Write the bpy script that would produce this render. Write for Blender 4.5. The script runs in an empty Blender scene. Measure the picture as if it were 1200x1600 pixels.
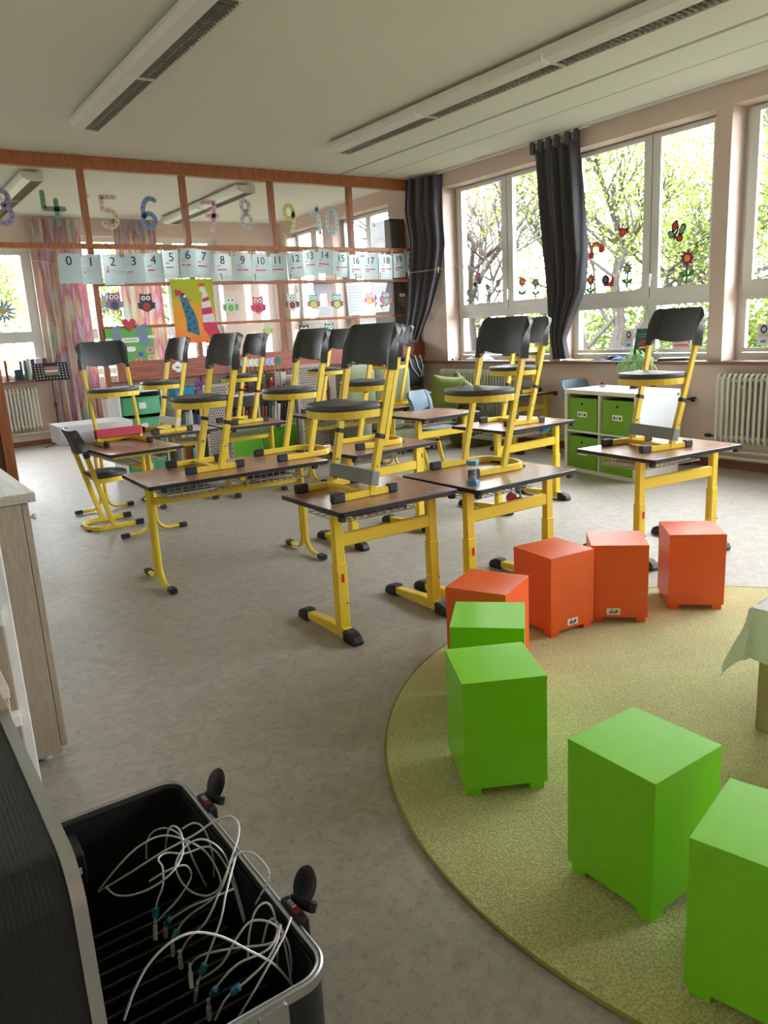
import bpy, bmesh, math, random
from mathutils import Vector, Matrix, Euler
C = bpy.context.scene.collection
SC = bpy.context.scene
R_ = math.radians
PI = math.pi
# ---------------------------------------------------------------- camera, world, light, exposure
EXPOSURE = 0.0
SKY_STRENGTH = 28.0
cam_d = bpy.data.cameras.new('camera')
cam = bpy.data.objects.new('camera', cam_d); C.objects.link(cam)
yaw, pitch, roll, FPX = 0.592726, 0.233008, 0.055512, 1197.5
fw = Vector((math.sin(yaw)*math.cos(pitch), math.cos(yaw)*math.cos(pitch), -math.sin(pitch)))
rt = Vector((math.cos(yaw), -math.sin(yaw), 0)); dn = fw.cross(rt)
r2 = math.cos(roll)*rt + math.sin(roll)*dn; d2 = -math.sin(roll)*rt + math.cos(roll)*dn
mw = Matrix((r2, -d2, -fw)).transposed().to_4x4(); mw.translation = Vector((0, 0, 1.4))
cam.matrix_world = mw
cam_d.sensor_fit = 'HORIZONTAL'; cam_d.sensor_width = 36; cam_d.lens = FPX*36/1200
cam_d.clip_start = 0.02; cam_d.clip_end = 300
SC.camera = cam
SC.view_settings.view_transform = 'Standard'; SC.view_settings.look = 'None'
SC.view_settings.gamma = 1; SC.view_settings.exposure = EXPOSURE; SC.view_settings.use_curve_mapping = False
cy = SC.cycles
cy.use_denoising = True
cy.max_bounces = 9; cy.diffuse_bounces = 6; cy.glossy_bounces = 4; cy.transmission_bounces = 6; cy.transparent_max_bounces = 24
cy.sample_clamp_indirect = 8.0
cy.caustics_reflective = False; cy.caustics_refractive = False
W = bpy.data.worlds.new('overcast_sky'); SC.world = W; W.use_nodes = True
bg = W.node_tree.nodes['Background']; bg.inputs[0].default_value = (0.90, 0.95, 1.0, 1); bg.inputs[1].default_value = SKY_STRENGTH

def portal(name, loc, sx, sz, normal):
    l = bpy.data.lights.new(name, 'AREA'); l.shape = 'RECTANGLE'; l.size = sx; l.size_y = sz
    l.cycles.is_portal = True
    o = bpy.data.objects.new(name, l); C.objects.link(o); o.location = loc
    o.rotation_euler = Vector(normal).to_track_quat('-Z', 'Z').to_euler()
for i, (ya, yb) in enumerate(((6.13, 7.92), (4.2, 5.98), (2.27, 4.05), (0.35, 2.12), (-1.6, 0.2))):
    portal('daylight_portal', (6.74, (ya+yb)/2, 2.03), yb-ya, 2.1, (-1, 0, 0))
portal('daylight_portal', (6.74, 9.85, 2.03), 1.5, 2.1, (-1, 0, 0))
portal('daylight_portal', (6.74, 11.55, 2.03), 1.4, 2.1, (-1, 0, 0))
portal('daylight_portal', (1.4, 12.52, 1.9), 2.1, 1.9, (0, -1, 0))
portal('daylight_portal', (4.2, 12.52, 2.0), 2.4, 2.0, (0, -1, 0))

# ---------------------------------------------------------------- materials
def srgb(c):
    return tuple((x/12.92 if x <= .04045 else ((x+.055)/1.055)**2.4) for x in [v/255 for v in c])
MATS = {}
def mat(name, col, rough=.5, metal=0, noise=0, nscale=20, bump=0, bscale=60, spec=.5, stretch=None, trans=0, sheen=0, coat=0):
    if name in MATS: return MATS[name]
    m = bpy.data.materials.new(name); m.use_nodes = True; nt = m.node_tree; b = nt.nodes['Principled BSDF']
    c = srgb(col); b.inputs['Base Color'].default_value = (*c, 1); b.inputs['Roughness'].default_value = rough
    b.inputs['Metallic'].default_value = metal; b.inputs['Specular IOR Level'].default_value = spec
    if coat: b.inputs['Coat Weight'].default_value = coat; b.inputs['Coat Roughness'].default_value = .15
    if trans: b.inputs['Transmission Weight'].default_value = trans
    if sheen: b.inputs['Sheen Weight'].default_value = sheen
    if noise or bump:
        tc = nt.nodes.new('ShaderNodeTexCoord'); mp = nt.nodes.new('ShaderNodeMapping')
        nt.links.new(tc.outputs['Object'], mp.inputs[0])
        if stretch: mp.inputs['Scale'].default_value = stretch
    if noise:
        n = nt.nodes.new('ShaderNodeTexNoise'); n.inputs['Scale'].default_value = nscale; n.inputs['Detail'].default_value = 6
        r = nt.nodes.new('ShaderNodeValToRGB'); r.color_ramp.elements[0].position = .3; r.color_ramp.elements[1].position = .7
        r.color_ramp.elements[0].color = (*[x*(1-noise) for x in c], 1); r.color_ramp.elements[1].color = (*[min(1, x*(1+noise)) for x in c], 1)
        nt.links.new(mp.outputs[0], n.inputs['Vector']); nt.links.new(n.outputs[0], r.inputs[0]); nt.links.new(r.outputs[0], b.inputs['Base Color'])
    if bump:
        n2 = nt.nodes.new('ShaderNodeTexNoise'); n2.inputs['Scale'].default_value = bscale; n2.inputs['Detail'].default_value = 3
        bp = nt.nodes.new('ShaderNodeBump'); bp.inputs['Strength'].default_value = bump; bp.inputs['Distance'].default_value = .004
        nt.links.new(mp.outputs[0], n2.inputs['Vector']); nt.links.new(n2.outputs[0], bp.inputs['Height']); nt.links.new(bp.outputs[0], b.inputs['Normal'])
    MATS[name] = m; return m
def glass_mat(name, refl=1.0, tint=(1, 1, 1)):
    m = bpy.data.materials.new(name); m.use_nodes = True; nt = m.node_tree; nt.nodes.clear()
    out = nt.nodes.new('ShaderNodeOutputMaterial'); mx = nt.nodes.new('ShaderNodeMixShader')
    t = nt.nodes.new('ShaderNodeBsdfTransparent'); g = nt.nodes.new('ShaderNodeBsdfGlossy'); f = nt.nodes.new('ShaderNodeFresnel')
    t.inputs[0].default_value = (*tint, 1); g.inputs['Roughness'].default_value = 0.01; f.inputs[0].default_value = 1.45
    ge = nt.nodes.new('ShaderNodeNewGeometry'); iv = nt.nodes.new('ShaderNodeMath'); iv.operation = 'SUBTRACT'; iv.inputs[0].default_value = 1
    mu = nt.nodes.new('ShaderNodeMath'); mu.operation = 'MULTIPLY'; nt.links.new(ge.outputs['Backfacing'], iv.inputs[1]); nt.links.new(iv.outputs[0], mu.inputs[0]); nt.links.new(f.outputs[0], mu.inputs[1])
    nt.links.new(mu.outputs[0], mx.inputs[0]); nt.links.new(t.outputs[0], mx.inputs[1]); nt.links.new(g.outputs[0], mx.inputs[2]); nt.links.new(mx.outputs[0], out.inputs[0])
    MATS[name] = m; return m
GLASS = glass_mat('window_glass'); 
YEL = mat('yellow_powder_coat', (234, 204, 62), .38)
BLK = mat('black_rubber', (32, 33, 36), .5, bump=.15, bscale=300)
EDGE = mat('black_edge', (30, 33, 42), .35)
SEAT = mat('dark_grey_plastic', (62, 65, 68), .42, bump=.25, bscale=400)
WALL = mat('pink_plaster', (212, 192, 181), .9, noise=.02, nscale=3, bump=.1, bscale=80)
CEIL = mat('ceiling_paint', (225, 226, 214), .9, noise=.015, nscale=2)
WHITE = mat('white_lacquer', (238, 238, 234), .35)
PVC = mat('window_frame_pvc', (222, 224, 222), .35)
ALU = mat('aluminium', (196, 200, 204), .32, metal=1)
WIRE = mat('galvanised_wire', (190, 190, 180), .4, metal=.8)
RADM = mat('radiator_enamel', (224, 226, 216), .4)
def wood(name, c1, c2, rough=.5, stretch=(1, 1, 12), scale=6, coat=0, bump=.1):
    m = bpy.data.materials.new(name); m.use_nodes = True; nt = m.node_tree; b = nt.nodes['Principled BSDF']
    tc = nt.nodes.new('ShaderNodeTexCoord'); mp = nt.nodes.new('ShaderNodeMapping'); mp.inputs['Scale'].default_value = stretch
    n = nt.nodes.new('ShaderNodeTexNoise'); n.inputs['Scale'].default_value = scale; n.inputs['Detail'].default_value = 8; n.inputs['Roughness'].default_value = .65
    r = nt.nodes.new('ShaderNodeValToRGB'); r.color_ramp.elements[0].position = .35; r.color_ramp.elements[1].position = .68
    r.color_ramp.elements[0].color = (*srgb(c1), 1); r.color_ramp.elements[1].color = (*srgb(c2), 1)
    nt.links.new(tc.outputs['Object'], mp.inputs[0]); nt.links.new(mp.outputs[0], n.inputs['Vector']); nt.links.new(n.outputs[0], r.inputs[0]); nt.links.new(r.outputs[0], b.inputs['Base Color'])
    bp = nt.nodes.new('ShaderNodeBump'); bp.inputs['Strength'].default_value = bump; bp.inputs['Distance'].default_value = .002
    nt.links.new(n.outputs[0], bp.inputs['Height']); nt.links.new(bp.outputs[0], b.inputs['Normal'])
    b.inputs['Roughness'].default_value = rough
    MATS[name] = m; return m
DESKW = wood('desk_laminate', (152, 112, 90), (184, 142, 116), .24, (2, 26, 2), 3, bump=.03)
BEAM = wood('partition_pine', (140, 78, 38), (176, 106, 58), .45, (14, 3, 2), 3)
BEAMV = wood('partition_pine_post', (132, 74, 38), (170, 102, 56), .45, (14, 14, 1), 3)
REDW = wood('red_brown_rail', (132, 64, 48), (172, 94, 74), .4, (1, 6, 14), 3)
OAK = wood('sonoma_oak', (160, 146, 130), (184, 170, 152), .55, (60, 60, 5), 3)
OAKT = wood('sonoma_oak_top', (176, 168, 156), (206, 200, 190), .4, (30, 1.6, 30), 3)
PINE = wood('raw_pine', (150, 128, 96), (184, 162, 126), .6, (14, 14, 1), 3)

# floor: marbled linoleum
def floor_mat():
    m = bpy.data.materials.new('marbled_linoleum'); m.use_nodes = True; nt = m.node_tree; b = nt.nodes['Principled BSDF']
    tc = nt.nodes.new('ShaderNodeTexCoord')
    def nz(scale, det, dist, vec=None):
        n = nt.nodes.new('ShaderNodeTexNoise'); n.inputs['Scale'].default_value = scale; n.inputs['Detail'].default_value = det; n.inputs['Distortion'].default_value = dist
        nt.links.new(tc.outputs['Object'], n.inputs['Vector']); return n
    a = nz(14, 9, 1.2); f = nz(60, 8, .8); big = nz(.9, 3, .4); rr = nz(3, 4, .6)
    r = nt.nodes.new('ShaderNodeValToRGB'); e = r.color_ramp.elements
    e[0].position = .30; e[0].color = (*srgb((158, 152, 142)), 1); e[1].position = .72; e[1].color = (*srgb((178, 171, 160)), 1)
    nt.links.new(a.outputs[0], r.inputs[0])
    r2 = nt.nodes.new('ShaderNodeValToRGB'); e = r2.color_ramp.elements
    e[0].position = .33; e[0].color = (.62, .60, .58, 1); e[1].position = .45; e[1].color = (1, 1, 1, 1)
    nt.links.new(f.outputs[0], r2.inputs[0])
    mx = nt.nodes.new('ShaderNodeMix'); mx.data_type = 'RGBA'; mx.blend_type = 'MULTIPLY'; mx.inputs[0].default_value = .55
    nt.links.new(r.outputs[0], mx.inputs[6]); nt.links.new(r2.outputs[0], mx.inputs[7]); nt.links.new(mx.outputs[2], b.inputs['Base Color']); b.inputs['Specular IOR Level'].default_value = .35
    mr = nt.nodes.new('ShaderNodeMapRange'); mr.inputs[3].default_value = .40; mr.inputs[4].default_value = .58
    nt.links.new(rr.outputs[0], mr.inputs[0]); nt.links.new(mr.outputs[0], b.inputs['Roughness'])
    bp = nt.nodes.new('ShaderNodeBump'); bp.inputs['Strength'].default_value = .12; bp.inputs['Distance'].default_value = .003
    nt.links.new(big.outputs[0], bp.inputs['Height'])
    bp2 = nt.nodes.new('ShaderNodeBump'); bp2.inputs['Strength'].default_value = .05; bp2.inputs['Distance'].default_value = .002
    nt.links.new(f.outputs[0], bp2.inputs['Height']); nt.links.new(bp2.outputs[0], b.inputs['Normal'])
    return m
FLOOR = floor_mat()
def curtain_print():
    m = bpy.data.materials.new('printed_curtain'); m.use_nodes = True; nt = m.node_tree; b = nt.nodes['Principled BSDF']
    mpp = nt.nodes.new('ShaderNodeMapping'); mpp.inputs['Scale'].default_value = (4.2, 4.2, .9)
    tc = nt.nodes.new('ShaderNodeTexCoord'); n = nt.nodes.new('ShaderNodeTexNoise'); n.inputs['Scale'].default_value = 1.6; n.inputs['Detail'].default_value = 1
    nt.links.new(tc.outputs['Object'], mpp.inputs[0]); nt.links.new(mpp.outputs[0], n.inputs['Vector'])
    r = nt.nodes.new('ShaderNodeValToRGB'); r.color_ramp.interpolation = 'EASE'
    cols = [(.30, (200, 218, 206)), (.38, (222, 222, 214)), (.46, (222, 208, 184)), (.54, (208, 160, 174)), (.61, (220, 208, 216)), (.70, (206, 214, 222))]
    el = r.color_ramp.elements
    el[0].position = cols[0][0]; el[0].color = (*srgb(cols[0][1]), 1); el[1].position = cols[-1][0]; el[1].color = (*srgb(cols[-1][1]), 1)
    for p, c in cols[1:-1]:
        e = el.new(p); e.color = (*srgb(c), 1)
    v = nt.nodes.new('ShaderNodeTexVoronoi'); v.inputs['Scale'].default_value = 55
    nt.links.new(tc.outputs['Object'], v.inputs['Vector'])
    r3 = nt.nodes.new('ShaderNodeValToRGB'); r3.color_ramp.elements[0].position = .25; r3.color_ramp.elements[1].position = .45
    r3.color_ramp.elements[0].color = (.62, .5, .55, 1); r3.color_ramp.elements[1].color = (1, 1, 1, 1)
    nt.links.new(v.outputs['Distance'], r3.inputs[0])
    mx = nt.nodes.new('ShaderNodeMix'); mx.data_type = 'RGBA'; mx.blend_type = 'MULTIPLY'; mx.inputs[0].default_value = .6
    nt.links.new(n.outputs[0], r.inputs[0]); nt.links.new(r.outputs[0], mx.inputs[6]); nt.links.new(r3.outputs[0], mx.inputs[7])
    nt.links.new(mx.outputs[2], b.inputs['Base Color']); b.inputs['Roughness'].default_value = .9
    tl = nt.nodes.new('ShaderNodeBsdfTranslucent'); nt.links.new(mx.outputs[2], tl.inputs[0])
    ms = nt.nodes.new('ShaderNodeMixShader'); ms.inputs[0].default_value = .45
    out = nt.nodes['Material Output']; nt.links.new(b.outputs[0], ms.inputs[1]); nt.links.new(tl.outputs[0], ms.inputs[2]); nt.links.new(ms.outputs[0], out.inputs[0])
    return m
def leaf_mat(name, c1, c2):
    m = bpy.data.materials.new(name); m.use_nodes = True; nt = m.node_tree; b = nt.nodes['Principled BSDF']
    tc = nt.nodes.new('ShaderNodeTexCoord'); n = nt.nodes.new('ShaderNodeTexNoise'); n.inputs['Scale'].default_value = 1.3; n.inputs['Detail'].default_value = 3
    r = nt.nodes.new('ShaderNodeValToRGB'); r.color_ramp.elements[0].position = .38; r.color_ramp.elements[1].position = .62
    r.color_ramp.elements[0].color = (*srgb(c1), 1); r.color_ramp.elements[1].color = (*srgb(c2), 1)
    nt.links.new(tc.outputs['Object'], n.inputs['Vector']); nt.links.new(n.outputs[0], r.inputs[0]); nt.links.new(r.outputs[0], b.inputs['Base Color'])
    b.inputs['Roughness'].default_value = .6
    tl = nt.nodes.new('ShaderNodeBsdfTranslucent'); nt.links.new(r.outputs[0], tl.inputs[0])
    ms = nt.nodes.new('ShaderNodeMixShader'); ms.inputs[0].default_value = .4
    out = nt.nodes['Material Output']; nt.links.new(b.outputs[0], ms.inputs[1]); nt.links.new(tl.outputs[0], ms.inputs[2]); nt.links.new(ms.outputs[0], out.inputs[0])
    return m

# ---------------------------------------------------------------- mesh builder
class MB:
    def __init__(s): s.bm = bmesh.new()
    def _add(s, vs, fs, M=None):
        if M is not None: vs = [M @ Vector(v) for v in vs]
        bv = [s.bm.verts.new(v) for v in vs]
        for f in fs:
            try: s.bm.faces.new([bv[i] for i in f])
            except ValueError: pass
        return s
    def box(s, x0, x1, y0, y1, z0, z1, M=None):
        vs = [(x, y, z) for x in (x0, x1) for y in (y0, y1) for z in (z0, z1)]
        return s._add(vs, [(0, 1, 3, 2), (4, 6, 7, 5), (0, 4, 5, 1), (2, 3, 7, 6), (0, 2, 6, 4), (1, 5, 7, 3)], M)
    def cbox(s, c, d, M=None):
        return s.box(c[0]-d[0]/2, c[0]+d[0]/2, c[1]-d[1]/2, c[1]+d[1]/2, c[2]-d[2]/2, c[2]+d[2]/2, M)
    def sweep(s, pts, prof, closed=False, up=(0, 0, 1), M=None, caps=True, scale=None):
        pts = [Vector(p) for p in pts]; n = len(pts); rings = []; up = Vector(up); prevx = None
        for i, p in enumerate(pts):
            a = pts[i-1] if (i > 0 or closed) else p; b = pts[(i+1) % n] if (i < n-1 or closed) else p
            t = (b-a).normalized() if (b-a).length > 1e-9 else Vector((0, 0, 1))
            x = t.cross(up)
            if x.length < .15: x = prevx.copy() if prevx is not None else t.cross(Vector((0, 1, 0)) if abs(t.y) < .9 else Vector((1, 0, 0)))
            x = (x - t*x.dot(t)).normalized(); y = x.cross(t).normalized(); prevx = x
            k = scale[i] if scale else 1
            # mitre
            w = 1.0
            if 0 < i < n-1 or closed:
                t1 = (p-a).normalized(); t2 = (b-p).normalized(); cc = max(.35, math.cos(t1.angle(t2, 0)/2)); w = 1/cc
            d1 = (p-a).normalized() if (p-a).length > 1e-9 else t; d2_ = (b-p).normalized() if (b-p).length > 1e-9 else t
            bend = (d2_-d1)
            ring = []
            for (u, v) in prof:
                o = (x*u + y*v)*k
                if w > 1.001 and bend.length > 1e-6:
                    bn = bend.normalized(); o = o + bn*(o.dot(bn))*(w-1)
                ring.append(p+o)
            rings.append(ring)
        m = len(prof); vs = [v for r in rings for v in r]; fs = []
        for i in range(n if closed else n-1):
            for j in range(m):
                fs.append((i*m+j, i*m+(j+1) % m, ((i+1) % n)*m+(j+1) % m, ((i+1) % n)*m+j))
        if caps and not closed:
            fs.append(tuple(range(m-1, -1, -1))); fs.append(tuple((n-1)*m+j for j in range(m)))
        return s._add(vs, fs, M)
    def tube(s, pts, r, seg=8, closed=False, M=None, scale=None):
        return s.sweep(pts, [(r*math.cos(2*PI*k/seg), r*math.sin(2*PI*k/seg)) for k in range(seg)], closed, M=M, scale=scale)
    def bar(s, pts, w, h, closed=False, up=(0, 0, 1), M=None, r=0.2):
        c = min(w, h)*r
        pr = [(-w/2+c, -h/2), (w/2-c, -h/2), (w/2, -h/2+c), (w/2, h/2-c), (w/2-c, h/2), (-w/2+c, h/2), (-w/2, h/2-c), (-w/2, -h/2+c)]
        return s.sweep(pts, pr, closed, up, M)
    def prism(s, poly, a, b, M=None):  # poly in local xy extruded a..b along z, M places it
        n = len(poly); vs = [(x, y, a) for x, y in poly]+[(x, y, b) for x, y in poly]
        fs = [tuple(range(n-1, -1, -1)), tuple(range(n, 2*n))]+[(i, (i+1) % n, n+(i+1) % n, n+i) for i in range(n)]
        return s._add(vs, fs, M)
    def lathe(s, prof, c=(0, 0, 0), seg=24, M=None):
        vs = []; fs = []
        for r, z in prof:
            for k in range(seg): vs.append((c[0]+r*math.cos(2*PI*k/seg), c[1]+r*math.sin(2*PI*k/seg), c[2]+z))
        for i in range(len(prof)-1):
            for k in range(seg): fs.append((i*seg+k, i*seg+(k+1) % seg, (i+1)*seg+(k+1) % seg, (i+1)*seg+k))
        if prof[0][0] > 1e-6: fs.append(tuple(range(seg-1, -1, -1)))
        if prof[-1][0] > 1e-6: fs.append(tuple((len(prof)-1)*seg+k for k in range(seg)))
        return s._add(vs, fs, M)
    def ball(s, c, r, M=None, seg=12, rings=8):
        rr = r if isinstance(r, (tuple, list)) else (r, r, r)
        vs = [(c[0], c[1], c[2]-rr[2])]; fs = []
        for i in range(1, rings):
            a = PI*i/rings
            for k in range(seg): vs.append((c[0]+rr[0]*math.sin(a)*math.cos(2*PI*k/seg), c[1]+rr[1]*math.sin(a)*math.sin(2*PI*k/seg), c[2]-rr[2]*math.cos(a)))
        vs.append((c[0], c[1], c[2]+rr[2])); L = len(vs)-1
        for k in range(seg):
            fs.append((0, 1+(k+1) % seg, 1+k)); fs.append((L, L-seg+k, L-seg+(k+1) % seg))
            for i in range(rings-2): fs.append((1+i*seg+k, 1+i*seg+(k+1) % seg, 1+(i+1)*seg+(k+1) % seg, 1+(i+1)*seg+k))
        return s._add(vs, fs, M)
    def grid(s, fn, nu, nv, thick=0, M=None):
        vs = []; fs = []
        P = [[Vector(fn(i/nu, j/nv)) for j in range(nv+1)] for i in range(nu+1)]
        W_ = nv+1
        if not thick:
            for r in P: vs += r
            for i in range(nu):
                for j in range(nv): fs.append((i*W_+j, (i+1)*W_+j, (i+1)*W_+j+1, i*W_+j+1))
            return s._add(vs, fs, M)
        N = []
        for i in range(nu+1):
            row = []
            for j in range(nv+1):
                a = P[min(i+1, nu)][j]-P[max(i-1, 0)][j]; b = P[i][min(j+1, nv)]-P[i][max(j-1, 0)]
                n = a.cross(b); row.append(n.normalized() if n.length > 1e-9 else Vector((0, 0, 1)))
            N.append(row)
        for sg in (1, -1):
            for i in range(nu+1):
                for j in range(nv+1):
                    th = thick(i/nu, j/nv) if callable(thick) else thick
                    vs.append(P[i][j]+N[i][j]*th/2*sg)
        O = (nu+1)*W_
        for i in range(nu):
            for j in range(nv):
                fs.append((i*W_+j, (i+1)*W_+j, (i+1)*W_+j+1, i*W_+j+1)); fs.append((O+i*W_+j, O+i*W_+j+1, O+(i+1)*W_+j+1, O+(i+1)*W_+j))
        for i in range(nu):
            fs.append((i*W_, O+i*W_, O+(i+1)*W_, (i+1)*W_)); fs.append((i*W_+nv, (i+1)*W_+nv, O+(i+1)*W_+nv, O+i*W_+nv))
        for j in range(nv):
            fs.append((j, j+1, O+j+1, O+j)); fs.append((nu*W_+j, O+nu*W_+j, O+nu*W_+j+1, nu*W_+j+1))
        return s._add(vs, fs, M)
    def build(s, name, m, parent=None, smooth=False, bevel=0, loc=None, ang=40):
        bmesh.ops.recalc_face_normals(s.bm, faces=s.bm.faces[:])
        me = bpy.data.meshes.new(name); s.bm.to_mesh(me); s.bm.free()
        for mm in (m if isinstance(m, (list, tuple)) else [m]): me.materials.append(mm)
        if smooth:
            me.shade_smooth(); me.set_sharp_from_angle(angle=R_(ang))
        o = bpy.data.objects.new(name, me); C.objects.link(o)
        if parent is not None: o.parent = parent
        if loc is not None: o.location = loc
        if bevel:
            b = o.modifiers.new('bevel', 'BEVEL'); b.width = bevel; b.segments = 2; b.limit_method = 'ANGLE'; b.angle_limit = R_(50)
        return o
def tag(o, label=None, cat=None, group=None, kind=None):
    if label: o['label'] = label
    if cat: o['category'] = cat
    if group: o['group'] = group
    if kind: o['kind'] = kind
    return o
def empty(name, loc=(0, 0, 0), rz=0, label=None, cat=None, group=None, scale=None):
    o = bpy.data.objects.new(name, None); C.objects.link(o); o.location = loc; o.rotation_euler = (0, 0, rz); o.empty_display_size = .05
    if scale: o.scale = scale
    return tag(o, label, cat, group)
def copy_tree(o, parent=None):
    c = o.copy(); C.objects.link(c)
    if parent is not None: c.parent = parent
    for ch in [x for x in o.children]: copy_tree(ch, c)
    return c
def struct(name, mb, m, bevel=0, smooth=False):
    o = mb.build(name, m, bevel=bevel, smooth=smooth); o['kind'] = 'structure'; return o
def TR(x, y, z, rx=0, ry=0, rz=0): return Matrix.Translation((x, y, z)) @ Euler((rx, ry, rz)).to_matrix().to_4x4()
def text(name, body, size, m, parent, M, ext=.0006, align='CENTER', bold=0):
    cu = bpy.data.curves.new(name, 'FONT'); cu.body = body; cu.size = size; cu.extrude = ext; cu.align_x = align; cu.align_y = 'CENTER'; cu.offset = bold
    cu.materials.append(m); cu.resolution_u = 4
    t_ = bpy.data.objects.new('t', cu); C.objects.link(t_); bpy.context.view_layer.update()
    me = bpy.data.meshes.new_from_object(t_.evaluated_get(bpy.context.evaluated_depsgraph_get())); me.name = name
    bpy.data.objects.remove(t_)
    o = bpy.data.objects.new(name, me); C.objects.link(o); o.parent = parent; o.matrix_local = M; return o
def rrect(w, h, r, seg=5, cx=0, cy=0):
    pts = []
    for (sx, sy, a0) in ((1, 1, 0), (-1, 1, PI/2), (-1, -1, PI), (1, -1, 3*PI/2)):
        for k in range(seg+1):
            a = a0+PI/2*k/seg; pts.append((cx+sx*(w/2-r)+r*math.cos(a), cy+sy*(h/2-r)+r*math.sin(a)))
    return pts
def circ(r, n=20, cx=0, cy=0, ry=None): return [(cx+r*math.cos(2*PI*k/n), cy+(ry or r)*math.sin(2*PI*k/n)) for k in range(n)]
XZ = Matrix(((1, 0, 0, 0), (0, 0, -1, 0), (0, 1, 0, 0), (0, 0, 0, 1)))   # local xy -> world x,z ; local z -> -y (faces camera)
YZ = Matrix(((0, 0, -1, 0), (-1, 0, 0, 0), (0, 1, 0, 0), (0, 0, 0, 1)))  # local x -> -y ; local y -> z ; local z -> -x (faces room from right wall)

# ================================================================ SETTING
XW, YP, YB, ZC = 6.47, 8.5, 12.4, 3.256
XL, YF = -1.3, -2.0
struct('floor', MB().box(XL-.3, 7.0, YF-.3, YB+.3, -.1, 0), FLOOR)
struct('ceiling', MB().box(XL-.3, 7.0, YF-.3, YB+.3, ZC, ZC+.12), CEIL)
struct('wall_left', MB().box(XL-.2, XL, YF-.2, YB+.2, 0, ZC), mat('pale_bounce_plaster', (236, 230, 218), .85))  # unseen wall, set close and coloured pale to bounce light onto left-facing sides
struct('wall_front', MB().box(XL, 6.8, YF-.2, YF, 0, ZC), WALL)
OPEN = [(-1.62, .16), (.30, 2.09), (2.23, 4.054), (4.203, 5.98), (6.13, 7.916), (9.1, 10.6), (10.9, 12.15)]
w = MB(); w.box(XW, 6.85, YF-.2, YB+.3, 0, .93); w.box(XW, 6.85, YF-.2, YB+.3, 3.075, ZC)
prev = YF-.2
for a, b in OPEN+[(YB+.3, 0)]:
    w.box(XW, 6.85, prev, a, .93, 3.075); prev = b
struct('wall_right', w, WALL)
w = MB(); w.box(XL, .55, YB, YB+.25, 0, ZC); w.box(.55, 2.47, YB, YB+.25, 0, .93); w.box(.55, 2.47, YB, YB+.25, 2.80, ZC)
w.box(2.47, 3.0, YB, YB+.25, 0, ZC); w.box(3.0, 5.35, YB, YB+.25, 0, .93); w.box(3.0, 5.35, YB, YB+.25, 3.0, ZC); w.box(5.35, XW, YB, YB+.25, 0, ZC)
struct('wall_back', w, WALL)
SILL = mat('brown_sill', (120, 92, 80), .35)
struct('trim_1', MB().box(6.405, 6.69, YF, 8.44, .935, .965), SILL, bevel=.004)
struct('trim_2', MB().box(6.405, 6.69, 8.56, YB, .935, .965), SILL, bevel=.004)
struct('trim_3', MB().box(.55, 2.47, YB-.1, YB+.1, .935, .965), SILL, bevel=.004)
struct('baseboard_right', MB().box(6.455, XW, YF, YB, 0, .075), mat('brown_baseboard', (122, 74, 56), .5))
struct('baseboard_back', MB().box(XL, XW, YB-.015, YB, 0, .075), MATS['brown_baseboard'])
STRIP = mat('ceiling_joint', (168, 170, 162), .8)
struct('trim_4', MB().box(5.30, 5.335, YF, YP, ZC-.004, ZC), STRIP)
struct('trim_5', MB().box(5.80, 5.808, YF, YP, ZC-.002, ZC), STRIP)
struct('trim_6', MB().box(6.35, 6.40, YF, 7.2, ZC-.012, ZC), mat('curtain_track_white', (214, 214, 206), .5))

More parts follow.
